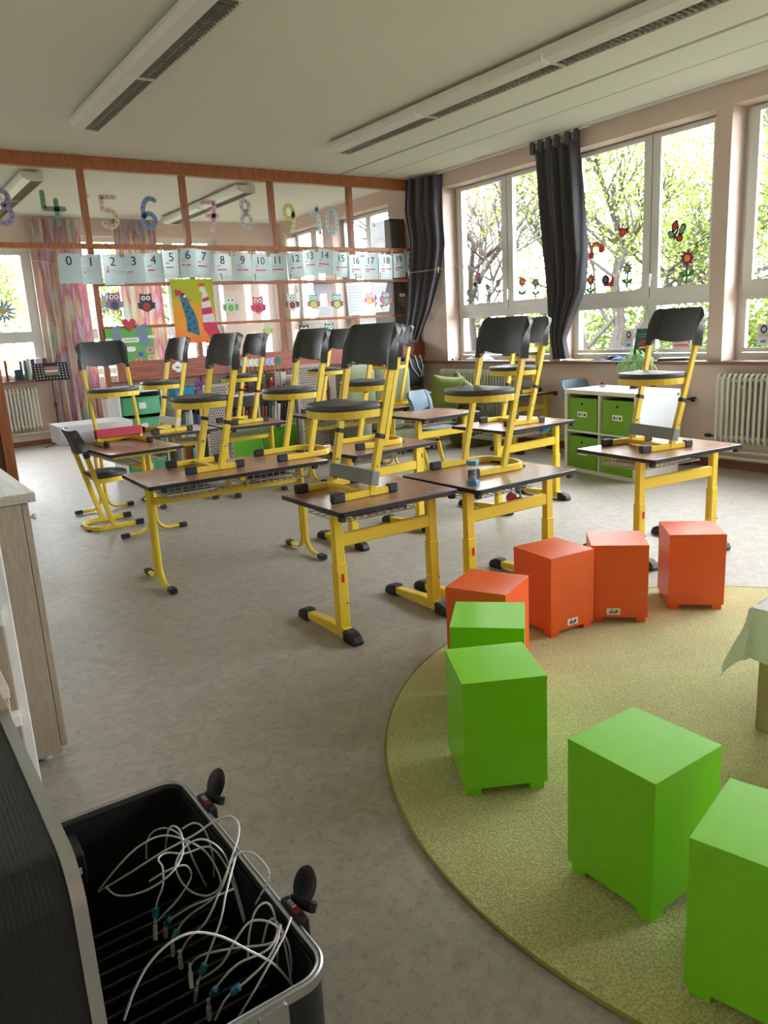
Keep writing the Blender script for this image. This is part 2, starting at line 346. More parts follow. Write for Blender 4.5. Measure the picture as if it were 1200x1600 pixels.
# windows in the right wall
HANDLE = mat('handle_white', (240, 240, 240), .3)
def window_right(idx, ya, yb, mull):
    o = empty('window_%d' % idx, (6.74, (ya+yb)/2, .965)); o['kind'] = 'structure'
    cy_ = (ya+yb)/2; b = lambda y: y-cy_
    Z = lambda z: z-.965
    x0, x1 = -.05, .03; f = MB()
    f.box(x0, x1, b(ya), b(ya)+.06, 0, 2.11); f.box(x0, x1, b(yb)-.06, b(yb), 0, 2.11)
    f.box(x0, x1, b(mull)-.045, b(mull)+.045, .06, Z(1.505)); f.box(x0, x1, b(mull)-.03, b(mull)+.03, Z(1.575), Z(3.04))
    for za, zb in ((0, .06), (Z(1.505), Z(1.575)), (Z(3.04), 2.11)): f.box(x0, x1, b(ya)+.06, b(yb)-.06, za, zb)
    f.build('window_frame', PVC, o)
    for (a, c) in ((ya+.05, mull-.006), (mull+.006, yb-.05)):
        s_ = MB(); xa, xb = -.085, -.0505; w_ = .088
        s_.box(xa, xb, b(a), b(a)+w_, Z(1.568), Z(3.055)); s_.box(xa, xb, b(c)-w_, b(c), Z(1.568), Z(3.055))
        s_.box(xa, xb, b(a)+w_, b(c)-w_, Z(1.568), Z(1.568+w_)); s_.box(xa, xb, b(a)+w_, b(c)-w_, Z(3.02), Z(3.055))
        so = s_.build('sash', PVC, o)
        MB().box(-.066, -.062, b(a)+w_, b(c)-w_, Z(1.568+w_), Z(3.02)).build('pane', GLASS, so)
    for (a, c) in ((ya+.06, mull-.045), (mull+.045, yb-.06)):
        bd = MB(); bd.box(-.062, -.0505, b(a)-.008, b(a)+.028, Z(1.03), Z(1.51)); bd.box(-.062, -.0505, b(c)-.028, b(c)+.008, Z(1.03), Z(1.51)); bd.box(-.062, -.0505, b(a)+.028, b(c)-.028, Z(1.03), Z(1.07)); bd.box(-.062, -.0505, b(a)+.028, b(c)-.028, Z(1.487), Z(1.51))
        bo = bd.build('lower_light', PVC, o)
        MB().box(-.046, -.042, b(a)+.001, b(c)-.001, Z(1.026), Z(1.504)).build('pane', GLASS, bo)
    h = MB(); h.box(-.1, -.0855, b(mull)-.045, b(mull)-.015, Z(1.72), Z(1.80)); h.box(-.125, -.1, b(mull)-.037, b(mull)-.023, Z(1.775), Z(1.79)); h.box(-.137, -.125, b(mull)-.039, b(mull)-.021, Z(1.67), Z(1.792))
    h.build('window_handle', HANDLE, o, bevel=.002)
    return o
window_right(1, 6.13, 7.916, 6.97); window_right(2, 4.203, 5.98, 4.975); window_right(3, 2.23, 4.054, 3.05)
window_right(4, .30, 2.09, 1.1); window_right(5, -1.62, .16, -.75); window_right(6, 9.1, 10.6, 9.85); window_right(7, 10.9, 12.15, 11.5)
def window_back(idx, xa, xb, zt, mulls):
    o = empty('window_%d' % idx, ((xa+xb)/2, YB+.14, .965)); o['kind'] = 'structure'
    c = (xa+xb)/2; b = lambda x: x-c; Z = lambda z: z-.965
    f = MB(); H_ = Z(zt); f.box(b(xa), b(xa)+.11, -.04, .03, 0, H_); f.box(b(xb)-.13, b(xb), -.04, .03, 0, H_)
    xs = [b(xa)+.11]
    for m_ in mulls: f.box(b(m_)-.08, b(m_)+.08, -.04, .03, 0, H_); xs += [b(m_)-.08, b(m_)+.08]
    xs.append(b(xb)-.13)
    for q in range(0, len(xs), 2):
        for za, zb in ((0, .09), (Z(1.5), Z(1.66)), (H_-.07, H_)): f.box(xs[q], xs[q+1], -.04, .03, za, zb)
    f.build('window_frame', PVC, o)
    MB().box(b(xa)+.02, b(xb)-.02, -.003, .003, .02, Z(zt)-.02).build('pane', GLASS, o)
    return o
window_back(8, .55, 2.47, 2.80, (1.45,)); window_back(9, 3.0, 5.35, 3.0, (3.8, 4.55))

# pine and glass partition
p = MB()
p.box(XL, XW, 8.46, 8.54, 3.13, ZC)
for z0, z1 in ((2.37, 2.42),): p.box(XL, XW, 8.462, 8.538, z0, z1)
for z0, z1 in ((2.0, 2.035), (1.56, 1.59)): p.box(2.27, XW, 8.465, 8.535, z0, z1)
struct('trim_7', p, BEAM, bevel=.004)
p = MB()
for x in (1.2, 2.27, 3.33, 4.385, 5.46, 6.44):
    p.box(x-.03, x+.03, 8.464, 8.536, 2.42, 3.13)
for x in (3.33, 4.385, 5.46, 6.44): p.box(x-.03, x+.03, 8.464, 8.536, 0, 2.37)
p.box(2.27-.03, 2.27+.03, 8.466, 8.534, 0, 2.37); p.box(1.2-.05, 1.2+.05, 8.464, 8.536, 0, 2.37); p.box(.1, .16, 8.464, 8.536, 0, 3.13)
struct('trim_8', p, BEAMV, bevel=.003)
struct('wall_partition', MB().box(XL, 1.15, 8.485, 8.515, 0, .95), mat('dark_wood_panel', (86, 54, 40), .6))
p = MB()
for a, b in ((-1.0, .1), (.16, 1.17), (1.23, 2.24), (2.3, 3.3), (3.36, 4.355), (4.415, 5.43), (5.49, 6.41)): p.box(a, b, 8.497, 8.503, 2.42, 3.13)
for a, b in ((2.3, 3.3), (3.36, 4.355), (4.415, 5.43), (5.49, 6.41)):
    for z0, z1 in ((.0+1.2, 1.56), (1.59, 2.0), (2.035, 2.37)): p.box(a, b, 8.497, 8.503, z0, z1)
p.box(-1, 1.15, 8.497, 8.503, .95, 2.37)
struct('window_10', p, GLASS)
struct('trim_9', MB().box(2.36, XW, 8.40, 8.455, 1.01, 1.215), REDW, bevel=.004)
struct('wall_low', MB().box(2.3, XW, 8.49, 8.51, 0, 1.01), mat('beige_panel', (150, 136, 120), .7))

# ================================================================ CEILING LAMPS
LAMPW = mat('lamp_housing', (226, 228, 218), .4); LOUV = mat('lamp_louvre', (176, 176, 160), .35, metal=.6)
def lamp(x0, x1, y0, y1, label, loff=.42):
    w_ = x1-x0; L = y1-y0
    o = empty('ceiling_lamp', ((x0+x1)/2, y0, ZC), 0, label, 'lamp', 'louvred ceiling lamps')
    prof = [(-w_/2, -.035), (-w_/2, -.062), (-w_/2+.02, -.095), (-w_/2+w_*loff, -.118), (w_/2-.006, -.118), (w_/2, -.11), (w_/2, -.035)]
    h = MB()
    # housing: top, left rounded side, thin right side
    h.sweep([(0, 0, 0), (0, L, 0)], [(-w_/2, -.03), (-w_/2, -.062), (-w_/2+.02, -.095), (-w_/2+w_*loff, -.118), (-w_/2+w_*loff+.004, -.112), (-w_/2+w_*loff+.004, -.045), (w_/2-.004, -.045), (w_/2-.004, -.118), (w_/2, -.118), (w_/2, -.03)], up=(0, 0, 1))
    h.build('housing', LAMPW, o)
    g = MB(); xa, xb = -w_/2+w_*loff+.004, w_/2-.004; y = .02
    while y < L-.02:
        g.box(xa, xb, y, y+.003, -.112, -.06); y += .045
    g.box((xa+xb)/2-.001, (xa+xb)/2+.001, 0.005, L-.005, -.11, -.06)
    g.build('louvre', LOUV, o)
    for yy in (-.012, L):
        c = MB(); c.prism([(x, z) for x, z in [(-w_/2, -.03), (-w_/2, -.062), (-w_/2+.02, -.095), (-w_/2+w_*loff, -.12), (w_/2, -.12), (w_/2, -.03)]], -yy-.012, -yy, XZ)
        c.build('end_cap', LAMPW, o)
    n = max(1, int(L/1.45))
    for k in range(1, n+1):
        yy = L-k*1.45
        if yy > .1: MB().box(-w_/2-.001, xb, yy, yy+.006, -.1195, -.031).build('joint_clip', WHITE, o)
    for k in range(n):
        yy = .3+k*1.45; MB().box(-.03, .03, yy, yy+.08, -.031, 0).build('mounting_bracket', mat('bracket_dark', (70, 70, 66), .6), o)
    m = MB(); m.tube([(.03, .02, -.07), (.03, L-.02, -.07)], .013, 8); m.build('tube', mat('lamp_tube', (235, 235, 230), .3), o)
lamp(1.86, 2.085, .6, 7.05, 'long louvred ceiling lamp on the left of the classroom ceiling')
lamp(4.31, 4.56, .6, 7.05, 'long louvred ceiling lamp nearer the windows of the classroom')
lamp(1.86, 2.085, 9.25, 12.0, 'louvred lamp seen through the glass behind the hanging number 3')
lamp(4.31, 4.56, 9.25, 12.0, 'louvred lamp seen through the glass behind the numbers 7 and 8')
o = MB().lathe([(.065, -.045), (.07, -.03), (.07, 0)], seg=20).build('smoke_detector', LAMPW, smooth=True, loc=(2.85, 10.6, ZC)); tag(o, 'small round smoke detector on the back room ceiling between 5 and 6', 'smoke detector')

# ================================================================ CURTAINS
DARKC = mat('anthracite_cloth', (70, 68, 76), .85, noise=.12, nscale=200, sheen=.3)
def curtain(name, Lf, Rf, amp, n, mt, thick=.004, nu=90, nv=40, seed=0, solid=True):
    m = MB()
    def fn(u, v):
        a = Vector(Lf(v)); b = Vector(Rf(v)); q = a.lerp(b, u); d = (b-a); nn = Vector((-d.y, d.x, 0)).normalized()
        s_ = math.sin(2*PI*n*u+.6*math.sin(5*u+seed)+.5*math.sin(3*v+seed))+.35*math.sin(2*PI*n*2.3*u+seed+v*2)
        return q+nn*amp(v)*s_
    m.grid(fn, nu, nv, thick); return m
def lut(tab):
    def f(v):
        for i in range(len(tab)-1):
            if v <= tab[i+1][0]:
                t = (v-tab[i][0])/(tab[i+1][0]-tab[i][0]); t = t*t*(3-2*t)*.5+t*.5
                return Vector(tab[i][1]).lerp(Vector(tab[i+1][1]), t)
        return Vector(tab[-1][1])
    return f
# corner curtain (v 0 top .. 1 bottom)
La = lut([(0, (6.24, 8.36, 3.23)), (.2, (6.20, 8.36, 2.85)), (.35, (6.26, 8.36, 2.5)), (.6, (6.21, 8.35, 2.05)), (.8, (6.13, 8.33, 1.65)), (1, (6.02, 8.30, 1.25))])
Ra = lut([(0, (6.43, 7.88, 3.23)), (.2, (6.43, 7.90, 2.85)), (.4, (6.43, 7.86, 2.4)), (.6, (6.40, 7.92, 2.05)), (.8, (6.36, 8.08, 1.65)), (1, (6.27, 8.26, 1.25))])
ct = empty('curtain', (6.33, 8.1, 3.23), 0, 'dark grey curtain in the corner beside the wooden glass partition', 'curtain', 'dark window curtains')
cm = curtain('cloth', La, Ra, lambda v: .035*(1-.5*v), 4.5, DARKC); ob = cm.build('cloth', DARKC, ct, smooth=True, ang=80); ob.location = (-6.33, -8.1, -3.23)
# curtain between first and second window
Lb = lut([(0, (6.40, 6.30, 3.15)), (.18, (6.40, 6.26, 2.75)), (.5, (6.40, 6.16, 2.08)), (.78, (6.40, 6.10, 1.5)), (1, (6.40, 6.02, .985))])
Rb = lut([(0, (6.40, 5.675, 3.15)), (.25, (6.40, 5.62, 2.64)), (.53, (6.40, 5.575, 2.03)), (.68, (6.40, 5.60, 1.70)), (.82, (6.40, 5.76, 1.40)), (.91, (6.40, 5.85, 1.2)), (1, (6.40, 5.80, .99))])
ct = empty('curtain', (6.40, 6.0, 3.15), 0, 'dark grey tab top curtain hanging between the first and second window', 'curtain', 'dark window curtains')
cm = curtain('cloth', Lb, Rb, lambda v: .03+.025*math.sin(PI*min(1, v*1.1)), 4.2, DARKC, seed=1.3, nv=60); ob = cm.build('cloth', DARKC, ct, smooth=True, ang=80); ob.location = (-6.40, -6.0, -3.15)
for k in range(6):
    y = 6.28-k*.115-(.03 if k > 3 else 0)
    tm = MB(); tm.box(6.395, 6.399, y-.03, y+.03, 3.12, 3.245); tm.box(6.371, 6.375, y-.03, y+.03, 3.12, 3.245); tm.box(6.371, 6.399, y-.03, y+.03, 3.241, 3.245)
    ob = tm.build('tab', DARKC, ct); ob.location = (-6.40, -6.0, -3.15)
o = MB().tube([(6.385, 7.9, 3.232), (6.385, 5.5, 3.232)], .007, 8).build('curtain_rod', WHITE); tag(o, 'thin white curtain rod under the ceiling edge by the windows', 'curtain rod')
CP = curtain_print()
for (x0, x1, zt, zb, lab) in ((2.5, 3.15, 3.2, .12, 'pink and pastel printed curtain beside the left back window'), (3.62, 4.28, 3.23, .2, 'pastel printed curtain hanging between 5 and 6 in the back room')):
    cm = curtain('c', lambda v: (x0+.02*v, 12.22, zt+(zb-zt)*v), lambda v: (x1, 12.22, zt+(zb-zt)*v), lambda v: .035, 5, CP, seed=x0, nu=80, nv=24)
    ob = cm.build('printed_curtain', CP, smooth=True, ang=80); tag(ob, lab, 'curtain', 'printed curtains in the back room')

# ================================================================ RADIATORS
def radiator(loc, n, h, rz, label):
    o = empty('radiator', loc, rz, label, 'radiator', 'column radiators')
    p = .0505; L = n*p
    m = MB()
    for dx in (-.045, .045): m.tube([(dx, 0, .03), (dx, 0, h-.03)], .0125, 8)
    m.tube([(-.045, 0, h-.035), (-.03, 0, h-.012), (0, 0, h-.004), (.03, 0, h-.012), (.045, 0, h-.035)], .0125, 8)
    m.tube([(-.045, 0, .035), (-.03, 0, .012), (0, 0, .004), (.03, 0, .012), (.045, 0, .035)], .0125, 8)
    c0 = m.build('column', RADM, o, smooth=True, ang=60); c0.location = (0, -L/2+p/2, 0)
    for k in range(1, n):
        c = c0.copy(); C.objects.link(c); c.parent = o; c.location = (0, -L/2+p/2+k*p, 0)
    m = MB()
    for z in (.05, h-.05): m.tube([(0, -L/2+.005, z), (0, L/2-.005, z)], .02, 10)
    m.build('header_pipe', RADM, o, smooth=True)
    m = MB(); m.tube([(0, L/2, .05), (0, L/2+.05, .05)], .01, 8); m.lathe([(.016, 0), (.018, .03), (.012, .06)], M=TR(0, L/2+.05, .05, rx=-PI/2))
    m.build('valve', mat('valve_black', (40, 40, 40), .5), o)
    for y in (-L/2+.2, L/2-.2): MB().box(.045, .078, y-.015, y+.015, h-.14, h-.1).build('wall_bracket', RADM, o)
    return o
radiator((6.39, 3.19, .25), 33, .61, 0, 'white column radiator at the right edge under the third window')
radiator((6.39, 7.25, .29), 28, .57, 0, 'white column radiator behind the cushions under the first window')
ob = radiator((1.6, 12.30, .25), 26, .6, PI/2, 'white column radiator under the left window of the back room')
m = MB(); m.tube([(6.43, YF+.1, .165), (6.43, 6.2, .165)], .013, 8); m.tube([(6.43, YF+.1, .105), (6.43, 6.2, .105)], .013, 8)
tag(m.build('heating_pipes', RADM, smooth=True), 'pair of thin white heating pipes above the right baseboard', 'pipes')
m = MB(); m.tube([(.5, 12.35, .19), (2.4, 12.35, .19)], .013, 8)
tag(m.build('heating_pipe', RADM, smooth=True), 'thin white heating pipe below the radiator of the back room', 'pipe')

# ================================================================ DESKS
RED = mat('red_sticker', (190, 30, 30), .4)
def desk_top(o, w, d, h):
    m = MB(); m.prism(rrect(w-.008, d-.008, .016), h-.019, h); m.build('tabletop', DESKW, o, bevel=.001)
    m = MB(); a = rrect(w, d, .02); b = rrect(w-.0081, d-.0081, .0161); n = len(a)
    vs = [(x, y, h-.0215) for x, y in a]+[(x, y, h-.0012) for x, y in a]+[(x, y, h-.0005) for x, y in b]+[(x, y, h-.0215) for x, y in b]
    fs = []
    for i in range(n):
        j = (i+1) % n
        for k in range(3): fs.append((k*n+i, k*n+j, (k+1)*n+j, (k+1)*n+i))
        fs.append((3*n+i, 3*n+j, j, i))
    m._add(vs, fs); m.build('edge_band', EDGE, o)
def basket(o, x0, x1, y0, y1, h, open_front=True):
    m = MB(); z1 = h-.028; z0 = h-.10; r = .0027
    nx = int((x1-x0)/.04); ny = int((y1-y0)/.06)
    for k in range(nx+1):
        x = x0+(x1-x0)*k/nx
        m.tube([(x, y0, z1-.01), (x, y0+.01, z0), (x, y1-.01, z0), (x, y1, z1-.01)], r, 5)
    for k in range(ny+1):
        y = y0+(y1-y0)*k/ny; m.tube([(x0, y, z0), (x1, y, z0)], r, 5)
    for y in (y0, y1): m.tube([(x0, y, z1-.01), (x1, y, z1-.01)], r*1.5, 5); m.tube([(x0, y, (z0+z1)/2), (x1, y, (z0+z1)/2)], r, 5)
    for x in (x0, x1):
        m.tube([(x, y0, z1-.01), (x, y1, z1-.01)], r*1.4, 5)
    m.build('wire_basket', WIRE, o)
def desk_T(x, y, w, d, rz, label, h=.64, marker=True):
    """column legs near the camera side; flat feet with rubber shoes"""
    o = empty('school_desk', (x, y, 0), rz, label, 'desk', 'pupils desks')
    desk_top(o, w, d, h)
    cyy = -d/2+.15
    for sx in (-1, 1):
        X = sx*(w/2-.062)
        m = MB(); m.bar([(X, cyy, .05), (X, cyy, .37)], .064, .045, up=(0, 1, 0)); m.bar([(X, cyy, .33), (X, cyy, h-.03)], .056, .036, up=(0, 1, 0))
        leg = m.build('leg', YEL, o, bevel=.003)
        m = MB(); m.tube([(X-.022, cyy-.005, .19), (X-.05, cyy-.005, .195)], .004, 6); m.build('pin', YEL, leg)
        m = MB(); m.ball((X+.012, cyy-.036, .18), .004, seg=8, rings=5); m.build('screw', BLK, leg)
        if sx < 0 and marker:
            MB().box(X-.012, X+.002, cyy-.0365, cyy-.034, .285, .325).build('height_marker', RED, leg)
        m = MB(); y0, y1 = -d/2+.03, d/2-.03
        m.prism([(y0+.06, .012), (y1-.06, .012), (y1-.05, .045), (cyy+.09, .062), (cyy-.04, .062), (y0+.05, .045)], -.023, .023, TR(X, 0, 0) @ Matrix(((0, 0, 1, 0), (1, 0, 0, 0), (0, 1, 0, 0), (0, 0, 0, 1))))
        m.build('foot', YEL, o, bevel=.005)
        for yy, sg in ((y0, -1), (y1, 1)):
            m = MB()
            ys = [.085, .07, .03, 0, -.012, -.012]; zs = [.056, .06, .056, .040, .018, 0]
            pr = [(sg*(a-.085)*-1*-1, b) for a, b in zip(ys, zs)]
            poly = [(yy-sg*.085+sg*(.085-a), b) for a, b in zip(ys, zs)]+[(yy-sg*.085, 0)]
            m.prism(poly, -.031, .031, TR(X, 0, 0) @ Matrix(((0, 0, 1, 0), (1, 0, 0, 0), (0, 1, 0, 0), (0, 0, 0, 1))))
            m.build('foot_cap', BLK, o, bevel=.01)
        m = MB(); m.box(X-.016, X+.016, -d/2+.03, d/2-.03, h-.036, h-.0215); m.build('top_rail', YEL, o, bevel=.002)
    m = MB(); m.bar([(-w/2+.08, cyy, .475), (w/2-.08, cyy, .475)], .03, .062); m.build('crossbar', YEL, o, bevel=.003)
    for sx in (-1, 1): MB().cbox((sx*(w/2-.022), -d/2+.03, h-.034), (.022, .03, .024)).build('bag_hook_block', BLK, o)
    hk = MB(); X = w/2-.02; hk.tube([(X, 0, h-.022), (X, .0, h-.05), (X+.012, -.0, h-.062), (X+.028, 0, h-.055), (X+.03, 0, h-.04)], .0035, 6); hk.build('bag_hook', YEL, o)
    basket(o, -w/2+.12, w/2-.12, -d/2+.2, d/2-.06, h)
    return o
def desk_C(x, y, w, d, rz, label, h=.64, bask=2, hb=True):
    """paired round tubes each side flaring out at the floor"""
    o = empty('school_desk', (x, y, 0), rz, label, 'desk', 'pupils desks')
    desk_top(o, w, d, h)
    for sx in (-1, 1):
        X = sx*(w/2-.075)
        m2 = []
        for sy in (-1, 1):
            m = MB(); r = .10; yb = sy*.022; ye = sy*(d/2-.04)
            pts = [(X, yb, h-.04), (X, yb, .022+r)]+[(X, yb+sy*r*(1-math.cos(a)), .022+r-r*math.sin(a)) for a in [R_(q) for q in (15, 30, 45, 60, 75, 90)]]+[(X, ye, .022)]
            m.bar(pts, .026, .036, up=(1, 0, 0), r=.45); m.build('leg', YEL, o, smooth=True, ang=35)
            m = MB(); m.bar([(X, ye-sy*.045, .022), (X, ye+sy*.012, .022)], .034, .044, up=(1, 0, 0), r=.2); m.build('foot_cap', BLK, o, bevel=.002)
        m = MB(); m.box(X-.016, X+.016, -d/2+.04, d/2-.04, h-.044, h-.0215); m.build('top_rail', YEL, o, bevel=.002)
    m = MB(); m.bar([(-w/2+.08, 0, .50), (w/2-.08, 0, .50)], .022, .045); m.build('crossbar', YEL, o, bevel=.003)
    for sx in (-1, 1): MB().cbox((sx*(w/2-.09), -d/2+.035, h-.034), (.03, .03, .024)).build('bag_hook_block', BLK, o)
    if bask == 2:
        basket(o, -w/2+.13, -.05, -d/2+.1, d/2-.12, h); basket(o, .05, w/2-.13, -d/2+.1, d/2-.12, h)
        m = MB(); m.box(-.016, .016, -d/2+.04, d/2-.04, h-.05, h-.0215); m.bar([(0, 0, h-.04), (0, 0, .51)], .025, .025, up=(0, 1, 0)); m.build('centre_rail', YEL, o)
    else: basket(o, -w/2+.13, w/2-.13, -d/2+.1, d/2-.12, h)
    return o
desk_T(1.975, 3.06, .665, .57, 0, 'desk nearest the camera carrying a chair with a grey strap')
desk_T(2.685, 2.985, .69, .61, R_(1), 'desk with the small blue hourglass on its top')
desk_T(3.875, 2.81, .74, .60, R_(-5), 'rightmost desk standing behind the far right orange stool')
desk_T(4.205, 4.37, .77, .60, R_(2), 'desk in front of the white cube shelf, behind the hourglass desk', marker=False)
desk_T(4.31, 5.54, .67, .60, R_(2), 'desk with a blue grey chair pushed in behind it')
desk_T(2.86, 4.36, .71, .58, R_(4), 'desk with open side against the long left double desk, behind the nearest one', marker=False)
desk_C(1.80, 4.36, 1.12, .58, R_(-2), 'long double desk on the left carrying two chairs side by side')
desk_C(2.28, 6.68, .64, .58, R_(2), 'back row desk in front of the green drawers, topped by a narrow seen chair')
desk_C(2.945, 6.55, .60, .56, R_(-5), 'back row desk in front of the white shelf with red letters', bask=1)
desk_C(1.675, 6.22, 1.30, .56, R_(93), 'double desk standing crosswise at the left with a white box on its far end')
desk_C(4.06, 6.52, 1.13, .60, R_(-1), 'double desk in front of the sofa, carrying two chairs')
desk_T(6.12, 6.22, .60, .54, 0, 'desk at the wall under the dark curtain by the first radiator', marker=False)
desk_T(6.26, 4.60, .38, .66, 0, 'desk at the right wall tucked behind the white cube shelf', marker=False)

# ================================================================ CHAIRS
GREYSTRAP = mat('grey_band', (132, 136, 136), .6, bump=.2, bscale=300); PINKSTRAP = mat('pink_band', (190, 62, 84), .7, bump=.2, bscale=300)
BLUEGREY = mat('blue_grey_plastic', (120, 138, 156), .3)
SILV = mat('silver_tape', (190, 200, 204), .35)
BZ, TZ = .58, .79      # backrest
def tube_y(z): return -.020-.186*(z/.77)
def make_chair(kind, seatm=SEAT, strap=None):
    o = empty('school_chair', (0, 0, 0))
    X = .168; SP = .022 if kind == 'B' else .006; XT = lambda z: X+SP*z/.7
    for sx in (-1, 1):
        m = MB()
        if kind == 'B':
            m.bar([(sx*XT(0), tube_y(.005), .005), (sx*XT(.28), tube_y(.28), .28)], .028, .040, up=(0, 1, 0)); m.bar([(sx*XT(.26), tube_y(.26), .26), (sx*XT(.7), tube_y(.70), .70)], .022, .036, up=(0, 1, 0))
        else: m.bar([(sx*XT(0), tube_y(.006), .006), (sx*XT(.7), tube_y(.70), .70)], .023, .037, up=(0, 1, 0))
        u = m.build('upright', YEL, o, bevel=.002)
        if kind == 'B':
            MB().bar([(sx*XT(.268), tube_y(.268), .268), (sx*XT(.29), tube_y(.29), .29)], .033, .046, up=(0, 1, 0)).build('clamp_ring', BLK, u, bevel=.002)
            m = MB(); m.tube([(sx*(X-.017), tube_y(.14), .14), (sx*(X+.019), tube_y(.14), .14)], .006, 8); m.build('bolt', mat('steel', (150, 150, 145), .3, metal=1), u)
            m = MB(); m.bar([(sx*X, .15, .018), (sx*X, -.13, .018)], .022, .034); m.build('runner', YEL, o, bevel=.003)
            for ya, yb in ((.13, .198), (-.118, -.172)):
                MB().bar([(sx*X, ya, .022), (sx*X, yb, .022)], .032, .044).build('runner_cap', BLK, o, bevel=.005)
    if kind == 'B':
        m = MB(); m.bar([(-X, .01, .018), (X, .01, .018)], .028, .022); m.build('cross_tube', YEL, o, bevel=.003)
    else:
        m = MB(); pts = [(-X, .17, .018), (-X, -.10, .018)]
        for k in range(1, 12):
            a = PI*k/12; pts.append((-X*math.cos(a)*(1 if True else 0), -.10-.11*math.sin(a)**.8, .018))
        pts += [(X, -.10, .018), (X, .17, .018)]
        m.bar(pts, .022, .034); m.build('runner_loop', YEL, o, bevel=.002)
        for sx in (-1, 1):
            MB().bar([(sx*X, .14, .022), (sx*X, .205, .022)], .032, .044).build('runner_cap', BLK, o, bevel=.005)
            MB().cbox((sx*X*.55, -.192, .004), (.07, .04, .010)).build('glide_pad', BLK, o)
    # seat
    def outline(e=0):
        prof_ = [(.150, -.100), (.176, -.085), (.184, -.05), (.186, 0), (.183, .05), (.174, .10), (.158, .145), (.132, .18), (.098, .205), (.055, .219), (0, .223)]
        prof_ = [(x_, -.122+(y_+.10)*.86) for x_, y_ in prof_]
        R1 = [(x_+e*(.6 if x_ < .1 else 1), y_+e*(y_/.16)) for x_, y_ in prof_]
        R1[-1] = (0, prof_[-1][1]+e)
        P = R1+[(-x_, y_) for x_, y_ in R1[-2::-1]]
        return P
    def dish(x, y):
        yy = (y+.122)/.28; return .010*math.cos(PI*(yy*2.0-.55))*.8 - .008*(1-(x/.17)**2) + (.008 if yy > .85 else 0)*(-1)
    ou = outline(); ii = outline(-.045); i3 = outline(-.10)
    m = MB(); vs = []; fs = []; n = len(ou)
    for (pl, z) in ((ou, .407), (outline(.005), .420), (ou, .435), (ii, None), (i3, None)):
        for (x, y) in pl: vs.append((x, y, z if z else .437+dish(x, y)))
    for r in range(4):
        for i in range(n): j = (i+1) % n; fs.append((r*n+i, r*n+j, (r+1)*n+j, (r+1)*n+i))
    fs.append(tuple(range(4*n, 5*n))); fs.append(tuple(range(n-1, -1, -1)))
    m._add(vs, fs); m.build('seat', seatm, o, smooth=True, ang=50)
    m = MB(); fo = outline(-.004)[1:-1]
    m.sweep([(x, y, .389) for x, y in fo], [(-.006, -.0175), (.006, -.0175), (.006, .0175), (-.006, .0175)], up=(0, 0, 1)); m.bar([(-X, tube_y(.389)+.012, .389), (X, tube_y(.389)+.012, .389)], .02, .022)
    m.build('seat_frame', YEL, o, bevel=.001)
    for q in ((.1, .1), (-.1, .1), (.1, -.04)): MB().cbox((q[0], q[1]-.04, .368), (.03, .02, .012)).build('seat_clip', BLK, o)
    # backrest shell
    def bfn(u, v):
        x = (u-.5)*2; ax = abs(x)
        zb = BZ if ax > .80 else BZ+.040-.022*(1-(x/.8)**2)
        if .72 < ax <= .80: zb = BZ+.040-(ax-.72)/.08*.006
        if ax > .80: zb = BZ+max(0, .034-(ax-.80)/.03*.034)
        r = .26; zt = TZ
        if ax > 1-r: q = (ax-(1-r))/r; zt = TZ-.055*(1-math.sqrt(max(0, 1-q*q)))
        z = zb+(zt-zb)*v
        wd = .168+SP*.85+.021-(.006*v)
        y = tube_y(z)+.004-.030*(1-x*x)+.006*math.sin(PI*v)+(.010*(v**3)*-1)
        return (x*wd, y, z)
    m = MB(); m.grid(bfn, 40, 10, lambda u, v: .014+.030*(1 if abs(u-.5) > .43 else max(0, (abs(u-.5)-.38)/.05))*1.0)
    m.build('backrest', seatm, o, smooth=True, ang=50)
    for sx in (-1, 1): MB().ball((sx*.150, tube_y(.60)+.02, .60), .007, seg=8, rings=5).build('backrest_screw', mat('steel', (150, 150, 145), .3, metal=1), o)
    if strap:
        m = MB(); zc = .085; hh = .068
        y = tube_y(zc)
        M_ = TR(0, y, zc, rx=R_(12))
        t = .003
        m.prism(rrect(2*X+.036, .056, .012), -hh/2, hh/2, M_); ob = m.build('band', strap, o, bevel=.002)
    return o
CH = {}
def chair(kind, x, y, z, deg, label, seatm=SEAT, strap=None, group='school chairs', s=1):
    key = (kind, seatm.name, strap.name if strap else '')
    if key not in CH: CH[key] = o = make_chair(kind, seatm, strap)
    else: o = copy_tree(CH[key])
    o.location = (x, y, z); o.rotation_euler = (0, 0, R_(deg-90)); o.scale = (s, s, s)
    tag(o, label, 'chair', group); return o
def place(kind, nf, deg, label, z=.64, **k):
    """nf: near front corner of the runner on the surface; chair faces direction deg, camera on its left or right"""
    f = Vector((math.cos(R_(deg)), math.sin(R_(deg)))); l = Vector((-f.y, f.x))
    side = k.pop('side', 1)    # +1: near runner is on the chair's left
    c = Vector(nf)-f*.198-l*side*.168
    return chair(kind, c.x, c.y, z, deg, label, **k)
place('B', (1.712, 2.965), 181, 'chair with a grey strap standing on the nearest desk', strap=GREYSTRAP)
place('A', (2.515, 2.935), 177, 'chair standing on the desk that holds the blue hourglass')
place('B', (3.615, 2.735), 168, 'chair with a grey strap standing on the rightmost desk', strap=GREYSTRAP)
place('B', (4.00, 4.25), 172, 'chair standing on the desk in front of the white cube shelf')
place('A', (2.665, 4.235), 178, 'chair directly behind the nearest one, its top edge peeking out beside it')
place('B', (1.515, 4.29), 180, 'left one of two chairs standing on the long double desk')
place('A', (2.10, 4.25), 180, 'right one of two chairs standing on the long double desk')
